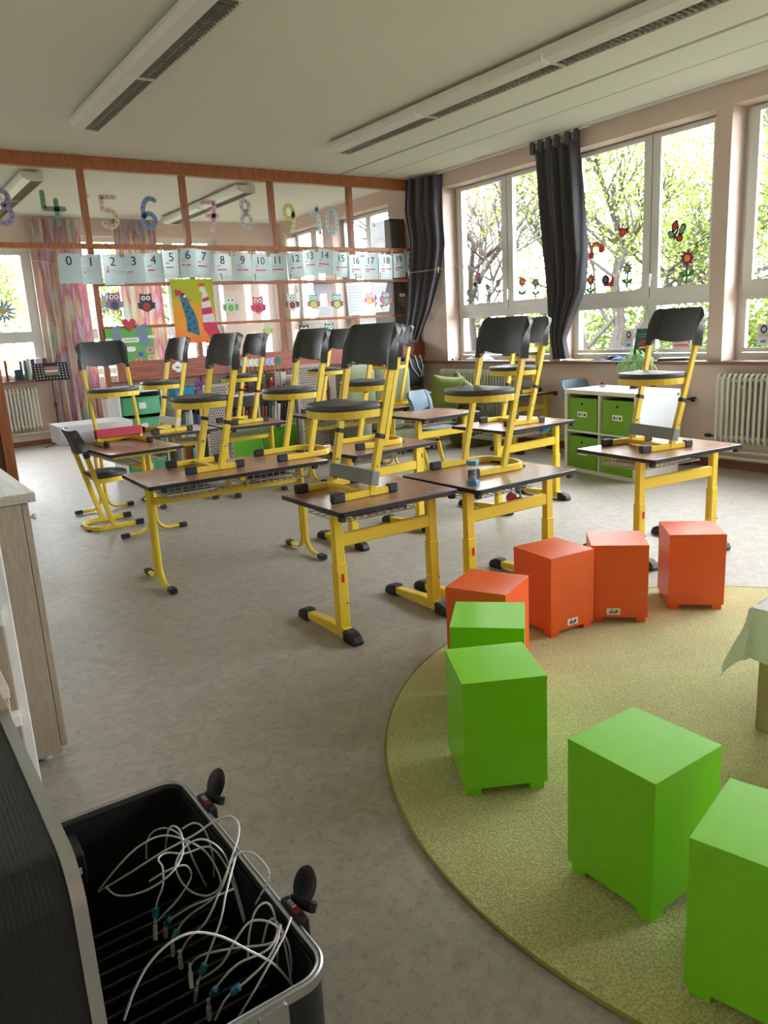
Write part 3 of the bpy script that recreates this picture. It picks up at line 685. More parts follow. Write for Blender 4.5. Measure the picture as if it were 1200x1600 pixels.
place('B', (2.03, 6.47), 183, 'small looking chair seen nearly edge on in front of the chicken painting', strap=mat('pale_band', (196, 202, 196), .6))
place('B', (2.76, 6.48), 180, 'back row chair before the row of coloured paddles')
place('A', (1.53, 5.97), -88, 'chair with a pink band on the crosswise desk at the left', strap=PINKSTRAP, side=-1)
place('A', (1.735, 6.03), 0, 'chair standing on the floor at the far left of the desks', z=0, side=-1)
place('A', (3.62, 6.38), 180, 'chair on the sofa desk between two dark backrests, before the orange drawers')
place('A', (4.38, 6.42), 180, 'chair on the sofa desk mostly hidden behind the grey strapped chair')
place('B', (5.95, 6.12), 180, 'chair with a grey strap on the desk under the dark curtain', strap=GREYSTRAP, z=.64)
chair('B', 4.73, 5.99, 0, -65, 'blue grey chair pushed under its desk in front of the sofa', seatm=BLUEGREY)
chair('A', 6.20, 5.33, 0, -90, 'chair behind the white cube shelf showing only its top edge', seatm=BLUEGREY)

# ================================================================ RUG AND STOOLS
def rug_mat():
    m = bpy.data.materials.new('green_rug'); m.use_nodes = True; nt = m.node_tree; b = nt.nodes['Principled BSDF']
    tc = nt.nodes.new('ShaderNodeTexCoord')
    n = nt.nodes.new('ShaderNodeTexNoise'); n.inputs['Scale'].default_value = 160; n.inputs['Detail'].default_value = 3
    n2 = nt.nodes.new('ShaderNodeTexNoise'); n2.inputs['Scale'].default_value = 3; n2.inputs['Detail'].default_value = 4
    for q in (n, n2): nt.links.new(tc.outputs['Object'], q.inputs['Vector'])
    r = nt.nodes.new('ShaderNodeValToRGB'); e = r.color_ramp.elements; e[0].position = .36; e[1].position = .64
    e[0].color = (*srgb((166, 164, 92)), 1); e[1].color = (*srgb((212, 208, 140)), 1)
    nt.links.new(n.outputs[0], r.inputs[0])
    r2 = nt.nodes.new('ShaderNodeValToRGB'); e = r2.color_ramp.elements; e[0].position = .3; e[1].position = .7
    e[0].color = (.86, .86, .82, 1); e[1].color = (1.08, 1.08, 1.08, 1)
    nt.links.new(n2.outputs[0], r2.inputs[0])
    mx = nt.nodes.new('ShaderNodeMix'); mx.data_type = 'RGBA'; mx.blend_type = 'MULTIPLY'; mx.inputs[0].default_value = 1
    nt.links.new(r.outputs[0], mx.inputs[6]); nt.links.new(r2.outputs[0], mx.inputs[7]); nt.links.new(mx.outputs[2], b.inputs['Base Color'])
    bp = nt.nodes.new('ShaderNodeBump'); bp.inputs['Strength'].default_value = .8; bp.inputs['Distance'].default_value = .006
    nt.links.new(n.outputs[0], bp.inputs['Height']); nt.links.new(bp.outputs[0], b.inputs['Normal'])
    b.inputs['Roughness'].default_value = .95; b.inputs['Sheen Weight'].default_value = .4
    return m
RUG = rug_mat()
m = MB(); m.lathe([(0, .011), (.8, .011), (1.42, .011), (1.445, .009), (1.45, .004), (1.45, 0)], seg=128)
rg = m.build('rug', RUG, smooth=True, loc=(2.486, 1.167, .0005)); tag(rg, 'large round olive green rug under the coloured stools', 'rug')
m = MB(); m.tube([(1.449*math.cos(2*PI*k/128), 1.449*math.sin(2*PI*k/128), .006) for k in range(128)], .005, 6, closed=True)
m.build('bound_edge', mat('rug_edge', (136, 138, 66), .9), rg, smooth=True)
def paint(name, col):
    return mat(name, col, .34, bump=.06, bscale=14, noise=.025, nscale=5, stretch=(1, 8, 8))
GREENP = paint('green_paint', (126, 208, 26)); ORANGEP = paint('orange_paint', (234, 96, 38))
def make_stool(mt):
    o = empty('cube_stool'); S = .2555; H = .375
    MB().box(-S/2, S/2, -S/2, S/2, .026, H-.0130).build('body', mt, o, bevel=.0008)
    MB().box(-S/2-.0006, S/2+.0006, -S/2-.0006, S/2+.0006, H-.0129, H).build('top_panel', mt, o, bevel=.0008)
    f0 = MB().box(-.0225, .0225, -.0225, .0225, 0, .0262).build('foot', mt, o, bevel=.001)
    k = 0
    for sx in (-1, 1):
        for sy in (-1, 1):
            f = f0 if k == 0 else f0.copy()
            if k: C.objects.link(f); f.parent = o
            f.location = (sx*(S/2-.030), sy*(S/2-.030), 0); k += 1
    return o
ST = {}
def stool(mt, x, y, deg, label, z=.012):
    if mt.name not in ST: ST[mt.name] = o = make_stool(mt)
    else:
        o = ST[mt.name].copy(); C.objects.link(o)
        for ch in ST[mt.name].children:
            if ch.name.startswith('label'): continue
            c = ch.copy(); C.objects.link(c); c.parent = o
    o.location = (x, y, z); o.rotation_euler = (0, 0, R_(deg)); return tag(o, label, 'stool', 'cube stools around the rug')
stool(GREENP, 1.74, 1.95, 45, 'green cube stool half hidden directly before the leftmost orange one')
stool(GREENP, 1.482, 1.642, -28, 'green cube stool on the left part of the rug before the half hidden green one')
stool(GREENP, 1.442, 1.062, 0, 'green cube stool standing free in the middle foreground, corner to the viewer')
stool(GREENP, 1.37, .69, 15, 'green cube stool cut off by the lower right corner of the photo')
stool(ORANGEP, 1.985, 2.225, 25, 'leftmost orange cube stool behind the half hidden green one')
s1 = stool(ORANGEP, 2.522, 2.372, -5, 'orange cube stool with a white sticker, its corner turned to the viewer')
s2 = stool(ORANGEP, 2.845, 2.275, -44, 'orange cube stool with a white sticker set behind the other stickered one')
stool(ORANGEP, 3.235, 2.14, -43, 'orange cube stool standing apart at the far right')
STK = mat('white_sticker', (240, 240, 236), .4); INK = mat('ink_black', (24, 30, 36), .5); INKB = mat('ink_blue', (36, 120, 170), .5)
def sticker(o, M):
    a = MB().prism(rrect(.062, .032, .003), .0008, .0016, M).build('label', STK, o)
    t = text('lettering', 'tioff', .024, INK, a, M @ TR(0, -.002, .002), bold=.0006)
    MB().prism(circ(.003), .0017, .0024, M @ TR(-.008, .0105, 0)).build('dot', INKB, a)
S = .2555
sticker(s1, Matrix(((1, 0, 0, .0), (0, 0, -1, -S/2-.0), (0, 1, 0, .055), (0, 0, 0, 1))))
sticker(s2, Matrix(((1, 0, 0, -.025), (0, 0, -1, -S/2-.0), (0, 1, 0, .055), (0, 0, 0, 1))))

# ================================================================ SUITCASE WITH CABLES
SHELL = mat('black_ribbed_shell', (20, 22, 26), .48); FOAM = mat('black_foam', (14, 14, 15), .9); INNER = mat('black_lining', (20, 21, 23), .7)
case = empty('transport_case', (.3065, 1.285, 0), 0, 'open black hard shell case with aluminium rim at the lower left', 'case')
CW, CL, CHt = .347, .71, .40
def rings(m, prof, seg=8, close_last=True):
    """prof: list of (offset, height) around rounded rectangle; builds stacked rings along z"""
    n = 4*(seg+1); vs = []; fs = []
    for off, z in prof:
        for x, y in rrect(CW+2*off, CL+2*off, .055+off, seg): vs.append((x, y, z))
    for r in range(len(prof)-1):
        for i in range(n): j = (i+1) % n; fs.append((r*n+i, r*n+j, (r+1)*n+j, (r+1)*n+i))
    if close_last: fs.append(tuple((len(prof)-1)*n+i for i in range(n)))
    m._add(vs, fs)
pr = [(-.020, CHt-.01)]+[(-.004+.0007*math.sin(k*2.2), CHt-.02-k*.0045) for k in range(0, 60)]+[(-.004, .12), (-.004, .03), (-.015, .012), (-.04, .008)]
m = MB(); rings(m, pr); m.build('shell', SHELL, case, smooth=True, ang=70)
m = MB(); rings(m, [(-.006, CHt-.008), (-.012, CHt-.012), (-.018, CHt-.06), (-.018, .05)]); m.build('lining', INNER, case, smooth=True)
m = MB(); seg = 10
path = [(x, y, CHt-.004) for x, y in rrect(CW-.008, CL-.008, .051, seg)]
m.sweep(path, [(-.006, -.014), (.006, -.014), (.006, .004), (.003, .006), (.0005, .002), (-.0015, .006), (-.006, .004)], closed=True); m.build('aluminium_rim', ALU, case, smooth=True, ang=30)
m = MB(); m.box(-.14, .13, -.30, .16, .04, .215); fo = m.build('foam_tray', FOAM, case, bevel=.004)
for k in range(13): MB().box(-.135, .125, -.29+k*.035, -.283+k*.035, .2151, .262).build('divider', mat('divider_black', (30, 31, 33), .45), fo, bevel=.002)
m = MB(); m.box(-.145, -.075, .245, .33, .30, .375); pk = m.build('power_box', mat('power_box_black', (26, 27, 29), .5), case, bevel=.005)
MB().box(-.10, -.085, .2435, .2452, .33, .345).build('switch', WHITE, pk)
for y in (.205, -.205):
    m = MB(); m.box(CW/2-.002, CW/2+.018, y-.038, y+.038, CHt-.05, CHt+.008); lt = m.build('latch', mat('latch_black', (22, 22, 24), .35), case, bevel=.004)
    # raised flap
    m = MB(); Mx = TR(CW/2+.02, y, CHt+.004, rz=R_(25), ry=R_(30))
    m.prism(rrect(.016, .056, .007, cx=.006), -.004, .014, Mx); m.ball((.002, .002, .036), (.006, .025, .034), Mx, seg=16, rings=10); m.build('latch_flap', MATS['latch_black'], lt, bevel=.003)
    MB().box(CW/2+.001, CW/2+.014, y-.018, y+.006, CHt+.0078, CHt+.0105).build('lock_plate', mat('lock_red', (110, 24, 30), .4), lt)
    for k in range(3): MB().box(CW/2+.003, CW/2+.011, y-.002+k*.008, y+.003+k*.008, CHt+.0078, CHt+.0125).build('code_wheel', mat('code_wheel', (180, 180, 180), .4), lt)
m = MB(); m.prism(rrect(.05, .05, .008), -.003, .004, TR(.06, -CL/2-.004, CHt-.03, rx=PI/2)); m.build('corner_plate', ALU, case, bevel=.001)
m = MB(); m.lathe([(0, .012), (.012, .012), (.016, .008), (.022, .006), (.024, 0)], M=TR(-.10, -CL/2+.02, CHt+.004)); m.lathe([(.006, .012), (.006, .02), (0, .02)], M=TR(-.10, -CL/2+.02, CHt+.004)); m.build('lid_stay', ALU, case, smooth=True)
# lid standing open: rings stacked along -x, rim faces the case
lid = empty('lid', (0, 0, 0)); lid.parent = case
LM = Matrix.Translation((-CW/2-.004, 0, CHt+.012+CW/2)) @ Matrix(((0, 0, -1, 0), (0, 1, 0, 0), (1, 0, 0, 0), (0, 0, 0, 1))) 
def lrings(m, prof, seg=8, close=True):
    n = 4*(seg+1); vs = []; fs = []
    for off, z in prof:
        for x, y in rrect(CW+2*off, CL+2*off, max(.02, .06+off), seg): vs.append((x, y, z))
    for r in range(len(prof)-1):
        for i in range(n): j = (i+1) % n; fs.append((r*n+i, r*n+j, (r+1)*n+j, (r+1)*n+i))
    if close: fs.append(tuple((len(prof)-1)*n+i for i in range(n)))
    m._add(vs, fs, LM)
m = MB(); lrings(m, [(-.003, .006)]+[(-.002+.00025*math.cos(k*PI), .010+k*.0032) for k in range(1, 36)]+[(-.004, .128), (-.012, .138), (-.025, .142)]); m.build('lid_shell', SHELL, lid, smooth=False)
m = MB(); lrings(m, [(-.006, .004), (-.012, .01), (-.016, .05), (-.018, .132)]); m.build('lid_lining', INNER, lid, smooth=True)
m = MB(); pth = [LM @ Vector((x, y, .004)) for x, y in rrect(CW-.006, CL-.006, .057, 10)]
m.sweep(pth, [(-.005, -.009), (.005, -.009), (.006, 0), (.005, .009), (-.005, .009)], closed=True, up=(1, 0, 0)); m.build('lid_rim', ALU, lid, smooth=True, ang=30)
for y in (.20,):
    m = MB(); m.box(-CW/2-.02, -CW/2+.004, y-.022, y+.022, CHt+CW+.006, CHt+CW+.020); m.build('lid_catch', mat('brass_plate', (196, 186, 160), .3, metal=.7), lid, bevel=.002)
CABW = mat('white_cable', (232, 234, 236), .35); BLUTAG = mat('blue_tag', (60, 150, 180), .5)
CAB = [[(0.1774,1.064,0.38),(0.1997,1.0667,0.42),(0.2285,1.0709,0.45),(0.2642,1.0692,0.47),(0.3025,1.0652,0.47),(0.3412,1.0523,0.45),(0.3759,1.0304,0.42),(0.4135,1.0149,0.38),(0.4425,1.0111,0.32)],[(0.3053,1.3402,0.27),(0.3102,1.3474,0.29),(0.32,1.3567,0.32),(0.3372,1.3606,0.35),(0.3483,1.386,0.37),(0.3468,1.4051,0.38),(0.3678,1.4117,0.38),(0.3966,1.3862,0.38),(0.4436,1.3746,0.38),(0.4633,1.3332,0.36),(0.4703,1.2968,0.33),(0.4596,1.2586,0.27)],[(0.3219,1.3272,0.27),(0.3232,1.3224,0.29),(0.3329,1.3107,0.31),(0.3647,1.2815,0.34),(0.3926,1.2547,0.36),(0.4346,1.2264,0.38)],[(0.317,1.2745,0.27),(0.3199,1.2726,0.29),(0.3363,1.2789,0.31),(0.3575,1.2625,0.34),(0.3858,1.225,0.38),(0.4032,1.1996,0.42),(0.4277,1.2143,0.45),(0.459,1.243,0.47),(0.4783,1.286,0.47),(0.4743,1.3161,0.47),(0.45,1.3367,0.46),(0.408,1.348,0.44),(0.3474,1.3778,0.41),(0.2872,1.4125,0.37),(0.238,1.4793,0.31)],[(0.3191,1.2369,0.27),(0.321,1.2355,0.29),(0.3361,1.2278,0.32),(0.3659,1.2032,0.36),(0.4006,1.2126,0.4),(0.4275,1.2258,0.43),(0.4476,1.2251,0.45),(0.4647,1.2,0.46),(0.4714,1.1629,0.46),(0.472,1.1435,0.44),(0.4728,1.1863,0.36)],[(0.2494,1.4559,0.33),(0.2574,1.4053,0.34),(0.2812,1.3582,0.36),(0.3159,1.331,0.38),(0.3516,1.3241,0.4),(0.3818,1.3503,0.41),(0.3961,1.3926,0.42),(0.3966,1.4256,0.42),(0.3896,1.4579,0.4),(0.3856,1.4935,0.33)],[(0.2409,1.4956,0.3),(0.286,1.4797,0.35),(0.3309,1.4713,0.38),(0.3783,1.4568,0.39),(0.4152,1.3986,0.39),(0.437,1.3611,0.37),(0.4413,1.3198,0.33),(0.4157,1.3254,0.31),(0.3834,1.3334,0.33),(0.3681,1.3529,0.36),(0.3691,1.3594,0.39),(0.3963,1.3676,0.41),(0.4256,1.3506,0.42),(0.4505,1.3234,0.4),(0.4667,1.2964,0.36),(0.4613,1.253,0.28)],[(0.3594,1.56,0.28),(0.3642,1.5491,0.33),(0.3798,1.5301,0.36),(0.4039,1.4996,0.37),(0.4152,1.4392,0.37),(0.4175,1.4027,0.34),(0.4331,1.393,0.28)],[(0.3198,1.1852,0.27),(0.3277,1.1997,0.29),(0.3444,1.1753,0.32),(0.383,1.1236,0.35),(0.4299,1.0725,0.37),(0.4573,1.0672,0.38),(0.4844,1.0904,0.38)],[(0.3143,1.149,0.27),(0.3219,1.1455,0.3),(0.3512,1.1485,0.35),(0.3796,1.1585,0.39),(0.4026,1.1804,0.42),(0.4482,1.2358,0.44)],[(0.3192,1.0991,0.27),(0.3231,1.0976,0.3),(0.3409,1.0801,0.34),(0.3704,1.0655,0.37),(0.4172,1.0427,0.39),(0.4538,1.068,0.4)],[(0.3143,1.0528,0.3),(0.3356,1.0427,0.34),(0.3681,1.0247,0.37),(0.4003,1.0199,0.39),(0.4247,1.0259,0.41),(0.4477,1.0542,0.41)],[(0.338,1.0193,0.31),(0.3693,1.0066,0.36),(0.4015,1.0111,0.39),(0.4408,1.0298,0.41),(0.4671,1.0507,0.42)],[(0.3227,1.1576,0.29),(0.3548,1.113,0.34),(0.3845,1.107,0.38),(0.4151,1.1072,0.4),(0.4429,1.0809,0.4),(0.4551,1.0517,0.38),(0.4603,1.0481,0.33),(0.4608,1.0632,0.28)],[(0.4031,1.1093,0.33),(0.4132,1.1158,0.37),(0.4324,1.1253,0.4),(0.452,1.1211,0.41),(0.4639,1.1051,0.4),(0.4611,1.0973,0.35),(0.4621,1.1124,0.28)],[(0.4395,1.1241,0.33),(0.4524,1.126,0.36),(0.4707,1.1104,0.38),(0.4734,1.081,0.38),(0.4652,1.0645,0.34),(0.466,1.0556,0.27)],[(0.3168,1.3774,0.36),(0.3491,1.3581,0.38),(0.3834,1.3508,0.38),(0.3919,1.3498,0.35),(0.3616,1.3447,0.32),(0.3358,1.3481,0.3),(0.3154,1.3577,0.28)],[(0.4205,1.4684,0.38),(0.4444,1.4574,0.39),(0.4615,1.4352,0.38),(0.4636,1.4018,0.34),(0.4705,1.4098,0.28)]]
def smooth_path(P, n=7):
    P = [Vector(p) for p in P]; out = []
    for i in range(len(P)-1):
        p0 = P[max(0, i-1)]; p1 = P[i]; p2 = P[i+1]; p3 = P[min(len(P)-1, i+2)]
        for k in range(n):
            t = k/n; out.append(.5*((2*p1)+(-p0+p2)*t+(2*p0-5*p1+4*p2-p3)*t*t+(-p0+3*p1-3*p2+p3)*t**3))
    out.append(P[-1]); return out
cl = {0: 'white cable arching nearest the viewer across the case', 2: 'short white cable with a blue tag ending in mid air', 3: 'white cable making the tallest loop near the upper latch', 4: 'white cable looping out over the right rim between the latches', 5: 'white cable reaching furthest towards the power box corner'}
for i, P in enumerate(CAB):
    P = [(min(x, .458) if z < .41 else x, max(y, .965), max(z, .268)) for x, y, z in P]
    q = smooth_path(P); m = MB(); m.tube(q, .0021, 6)
    o = m.build('charging_cable', CABW, smooth=True)
    tag(o, cl.get(i, 'white charging cable in the tangle filling the open case'), 'cable', 'white charging cables in the case')
    if i in (1, 2, 3, 4, 8, 9, 10):
        a, b = q[0], q[4]; d = (b-a).normalized(); m = MB(); m.bar([a-d*.012, a+d*.016], .008, .006); m.bar([a+d*.016, a+d*.03], .005, .005); m.build('plug', CABW, o, bevel=.001)
    if i in (1, 2, 3, 9, 10, 11):
        a, b = q[9], q[11]; d = (b-a).normalized(); m = MB(); m.bar([a, a+d*.016], .012, .010); m.build('tag', BLUTAG, o)

# ================================================================ LEFT: OAK CABINET AND WHITE RACK
c = empty('cabinet', (.15, 3.3, 0), 0, 'light oak cabinet with a side panel facing the viewer at the left edge', 'cabinet')
MB().box(-.28, .235, -.64, .62, .03, .92).build('carcass', OAK, c, bevel=.001)
MB().box(-.29, .28, -.655, .63, .9215, .952).build('top', OAKT, c, bevel=.002)
for a, b in ((-.635, -.012), (-.008, .615)):
    d = MB().box(.238, .258, a, b, .05, .915).build('door', OAK, c, bevel=.001)
    m = MB(); m.lathe([(.006, 0), (.006, .012), (.011, .018), (.009, .024), (0, .026)], M=TR(.258, a+.05 if a < -.3 else b-.05, .86, ry=PI/2)); m.build('knob', ALU, d, smooth=True)
for x in (-.22, .19):
    for y in (-.58, .56): MB().lathe([(.022, 0), (.025, .012), (.02, .03)], (x, y, 0)).build('foot', mat('foot_clear', (200, 200, 196), .3), c)
rk = empty('storage_rack', (-.03, 2.29, 0), 0, 'open white metal rack in front of the oak cabinet side', 'rack')
for x, y, w_ in ((-.30, .14, .03), (.308, .14, .03), (-.30, -.16, .03), (-.06, -.16, .03)): MB().box(x-w_, x, y-.015, y+.015, 0, .98).build('post', WHITE, rk, bevel=.003)
for z in (.14, .34, .66, .93):
    MB().box(-.299, .2775, .08, .125, z-.035, z).build('shelf_board', WHITE, rk, bevel=.002)
for k, (z, col) in enumerate(((.1405, (160, 160, 158)), (.3405, (206, 190, 176)), (.6605, (120, 118, 116)))):
    o = MB().box(-.12, .10, -.09, .07, z, z+.16).build('paper_box', mat('box_%d' % k, col, .7), bevel=.003, loc=(-.03+.14, 2.30, 0))
    MB().box(-.123, .103, -.093, .073, z+.13, z+.165).build('box_lid', mat('boxlid_%d' % k, tuple(min(255, v+24) for v in col), .7), o, bevel=.002)
    tag(o, ('grey paper box on the lowest board of the white rack', 'pale beige paper box on the second board of the white rack', 'dark grey paper box on the third board of the white rack')[k], 'box', 'paper boxes on the white rack')

# ================================================================ TABLE WITH WHITE CLOTH
tb = empty('low_table', (2.70, 1.02, .013), R_(6), 'low wooden table under a white cloth at the right edge of the rug', 'table')
MB().box(-.36, .36, -.30, .30, .405, .43).build('tabletop', PINE, tb, bevel=.003)
for sx in (-1, 1):
    for sy in (-1, 1): MB().box(sx*.325-.0225, sx*.325+.0225, sy*.265-.0225, sy*.265+.0225, 0, .404).build('leg', PINE, tb, bevel=.002)
CLOTH = mat('white_linen', (226, 228, 222), .9, bump=.3, bscale=260)
def cfn(u, v):
    X = (u-.5)*2*.55; Y = (v-.5)*2*.49; hx, hy = .366, .306
    ex = max(0, abs(X)-hx); ey = max(0, abs(Y)-hy); e = math.hypot(ex, ey)
    if e < 1e-6: return (X, Y, .4345+.001*math.sin(9*X)*math.sin(7*Y))
    a = .018; sx = math.copysign(1, X); sy = math.copysign(1, Y)
    fl = .012+.05*(e/.18)*(1 if ex > 0 and ey > 0 else .25)
    drop = max(0, e-.012); wav = .012*math.sin(26*(X if ey > ex else Y)+2)*min(1, e/.1)
    dx = (ex/e if e else 0); dy = (ey/e if e else 0)
    return (sx*(min(abs(X), hx)+dx*(fl+wav)), sy*(min(abs(Y), hy)+dy*(fl+wav)), .4345-drop*(.96))
m = MB(); m.grid(cfn, 80, 72, .0022); o = m.build('tablecloth', CLOTH, smooth=True, ang=80, loc=(2.70, 1.02, .013)); o.rotation_euler = (0, 0, R_(6)); tag(o, 'white linen cloth with frayed hem hanging over the low table', 'tablecloth')

# ================================================================ WHITE CUBE SHELF
sh = empty('cube_shelf', (5.40, 4.13, 0), R_(-101+90+2), 'white four cube shelf with green bins beside the rightmost desk', 'shelf')
# local: x depth away from the room (0..D), y along front 0..L
L_, H_, D_, t_ = .93, .765, .50, .036
SHW = mat('shelf_white', (232, 232, 224), .45)
sh.rotation_euler = (0, 0, R_(8)*-1+R_(-6)*0)
m = MB(); m.box(0, D_, 0, L_, 0, t_); m.box(0, D_, 0, L_, H_-t_, H_); m.box(0, D_, 0, t_, t_, H_-t_); m.box(0, D_, L_-t_, L_, t_, H_-t_); m.build('frame', SHW, sh, bevel=.0015)
MB().box(.002, D_-.01, L_/2-.009, L_/2+.009, t_, H_-t_).build('divider', SHW, sh); 
for a, b in ((t_, L_/2-.009), (L_/2+.009, L_-t_)): MB().box(.003, D_-.01, a, b, H_/2-.009, H_/2+.009).build('shelf_board', SHW, sh)
MB().box(D_-.008, D_, t_, L_-t_, t_, H_-t_).build('back_panel', SHW, sh)
BIN = mat('green_bin', (112, 170, 28), .6, bump=.1, bscale=300); BLKH = mat('hole_black', (14, 14, 14), .8)
for r in range(2):
    for cidx in range(2):
        y0 = t_+.012+cidx*(L_/2-.012); y1 = y0+L_/2-.009-t_-.03; z0 = (t_+.001) if r == 0 else H_/2+.0095; z1 = z0+.30
        b_ = empty('storage_bin', (0, 0, 0)); b_.parent = None
        b_.matrix_world = sh.matrix_basis.copy() @ Matrix.Translation((.012, (y0+y1)/2, z0))
        tag(b_, ('bright green bin in the %s %s cube of the white shelf' % (('lower', 'upper')[r], ('right', 'left')[cidx])), 'bin', 'green bins in the white shelf')
        w2 = (y1-y0)/2
        m = MB(); m.box(0, .4, -w2, w2, 0, .004); m.box(0, .006, -w2, w2, .004, .30); m.box(.394, .4, -w2, w2, .004, .30); m.box(.006, .394, -w2, -w2+.006, .004, .30); m.box(.006, .394, w2-.006, w2, .004, .30); m.build('body', BIN, b_, bevel=.002)
        m = MB(); m.lathe([(.011, 0), (.013, .002), (.009, .003), (.009, .0005), (0, .0005)], M=TR(0, 0, .245, ry=-PI/2)); m.build('pull_ring', BLKH, b_)
        lab = MB().box(-.0015, 0, -.062, .062, .125, .175).build('picture_label', STK, b_)
        for q, (yy, colr) in enumerate(((.035, (40, 44, 60)), (.0, (120, 130, 60)), (-.035, (30, 32, 36)))):
            MB().prism(circ(.013 if q != 1 else .010, 10), .0016, .0022, Matrix(((0, 0, -1, 0), (-1, 0, 0, yy), (0, 1, 0, .148), (0, 0, 0, 1)))).build('picture', mat('pic_%d' % q, colr, .6), lab)
        if r == 1 or cidx == 1: pass
# whiteboard sheet on the near side
o = MB().box(.03, D_-.01, -.006, -.0005, .22, H_-.012).build('whiteboard_sheet', mat('white_sheet', (238, 242, 248), .3)); o.matrix_world = sh.matrix_basis.copy(); tag(o, 'plain white board fixed to the near side of the cube shelf', 'board')
for x in (.055, D_-.035):
    m = MB(); m.lathe([(.012, 0), (.013, .004), (0, .007)], M=TR(x, -.006, H_-.04, rx=PI/2)); m.build('magnet', mat('magnet_grey', (120, 124, 130), .4), o)
def onshelf(o, x, y, z=.0): o.matrix_world = sh.matrix_basis @ Matrix.Translation((x, y, H_+.0005+z)); return o
g = MB(); g.lathe([(.0, .002), (.028, .003), (.04, .02), (.043, .045), (.036, .075), (.034, .075), (.041, .045), (.038, .022), (0, .006)], seg=24); g = g.build('candle_glass', GLASS, smooth=True)
onshelf(g, .20, .64); tag(g, 'small glass bowl with white sand and red petals on the cube shelf', 'glass')
MB().lathe([(0, .0075), (.036, .0225), (.038, .03), (0, .034)], seg=20).build('white_sand', mat('white_sand', (236, 236, 232), .9, bump=.5, bscale=400), g, smooth=True)
random.seed(4)
for k in range(7): MB().ball((random.uniform(-.018, .018), random.uniform(-.018, .018), .045+random.uniform(0, .014)), (.012, .012, .010)).build('red_petal', mat('red_petal', (170, 24, 50), .5), g, smooth=True)
pl = empty('potted_plant', (0, 0, 0)); onshelf(pl, .36, .40); tag(pl, 'leafy green plant in a grey pot standing on the cube shelf', 'plant')
m = MB(); m.lathe([(0, 0), (.042, 0), (.050, .05), (.055, .085), (.050, .085), (.046, .07), (0, .07)]); m.build('pot', mat('pot_grey', (72, 74, 78), .5), pl, smooth=True)
LEAF = leaf_mat('plant_leaf', (96, 146, 76), (190, 208, 164))
def leaf(m, base, d, L, W_, droop=.5):
    d = Vector(d).normalized(); side = d.cross(Vector((0, 0, 1))); side = side.normalized() if side.length > .1 else Vector((1, 0, 0))
    vs = []; fs = []; n = 6; p = Vector(base); dd = d.copy()
    for k in range(n+1):
        t = k/n; w_ = W_*math.sin(PI*min(.98, t*.92+.06))**.8
        up = side.cross(dd).normalized()
        vs += [p-side*w_/2+up*w_*.18, p, p+side*w_/2+up*w_*.18]
        dd = (dd+Vector((0, 0, -droop/n*1.6))).normalized(); p = p+dd*(L/n)
    for k in range(n):
        for j in (0, 1): fs.append((3*k+j, 3*k+j+1, 3*k+4+j, 3*k+3+j))
    m._add(vs, fs)
random.seed(9); stm = MB()
for k in range(44):
    a = random.uniform(0, 2*PI); r = random.uniform(.02, .12); h = random.uniform(.06, .30); x, y = r*math.cos(a), r*math.sin(a)
    stm.tube([(x*.25, y*.25, .07), (x*.6, y*.6, h*.7+.04), (x, y, h+.06)], .002, 5)
    m = MB(); leaf(m, (x, y, h+.06), (math.cos(a), math.sin(a), random.uniform(-.3, .6)), random.uniform(.10, .15), random.uniform(.028, .04), random.uniform(.8, 2.2)); m.build('leaf', LEAF, pl, smooth=True)
stm.build('stems', mat('stem_green', (96, 140, 70), .6), pl)

# ================================================================ PARTITION DECORATION
PLATE = mat('laminated_blue', (196, 216, 220), .22); CORD = mat('cord_white', (226, 222, 210), .8); PEG = mat('peg_wood', (196, 160, 112), .6); REDM = mat('red_bar', (196, 40, 60), .5); LINEP = mat('pink_line', (222, 170, 176), .6)
CARDS = [(0, 2.018, 0.218, 2.314, 0.285), (1, 2.235, 0.208, 2.307, 0.29), (2, 2.452, 0.224, 2.308, 0.3), (3, 2.667, 0.217, 2.314, 0.293), (4, 2.88, 0.219, 2.327, 0.299), (5, 3.079, 0.24, 2.356, 0.29), (6, 3.265, 0.191, 2.378, 0.304), (7, 3.456, 0.207, 2.366, 0.297), (8, 3.666, 0.222, 2.328, 0.288), (9, 3.907, 0.224, 2.326, 0.294), (10, 4.133, 0.223, 2.321, 0.292), (11, 4.355, 0.219, 2.329, 0.29), (12, 4.575, 0.238, 2.346, 0.287), (13, 4.789, 0.21, 2.381, 0.296), (14, 4.999, 0.231, 2.39, 0.284), (15, 5.219, 0.226, 2.352, 0.289), (16, 5.441, 0.221, 2.327, 0.288), (17, 5.662, 0.221, 2.328, 0.297), (18, 5.889, 0.232, 2.33, 0.3), (19, 6.104, 0.22, 2.348, 0.296), (20, 6.31, 0.203, 2.374, 0.251)]
tilt = {5: 6, 6: -2, 7: -7, 12: 9, 13: 8, 14: -10, 4: 3, 19: 5, 3: 2}
yaws = {k: ((k*37) % 11-5)*1.6 for k in range(21)}
def card_top(i): return CARDS[i][3]
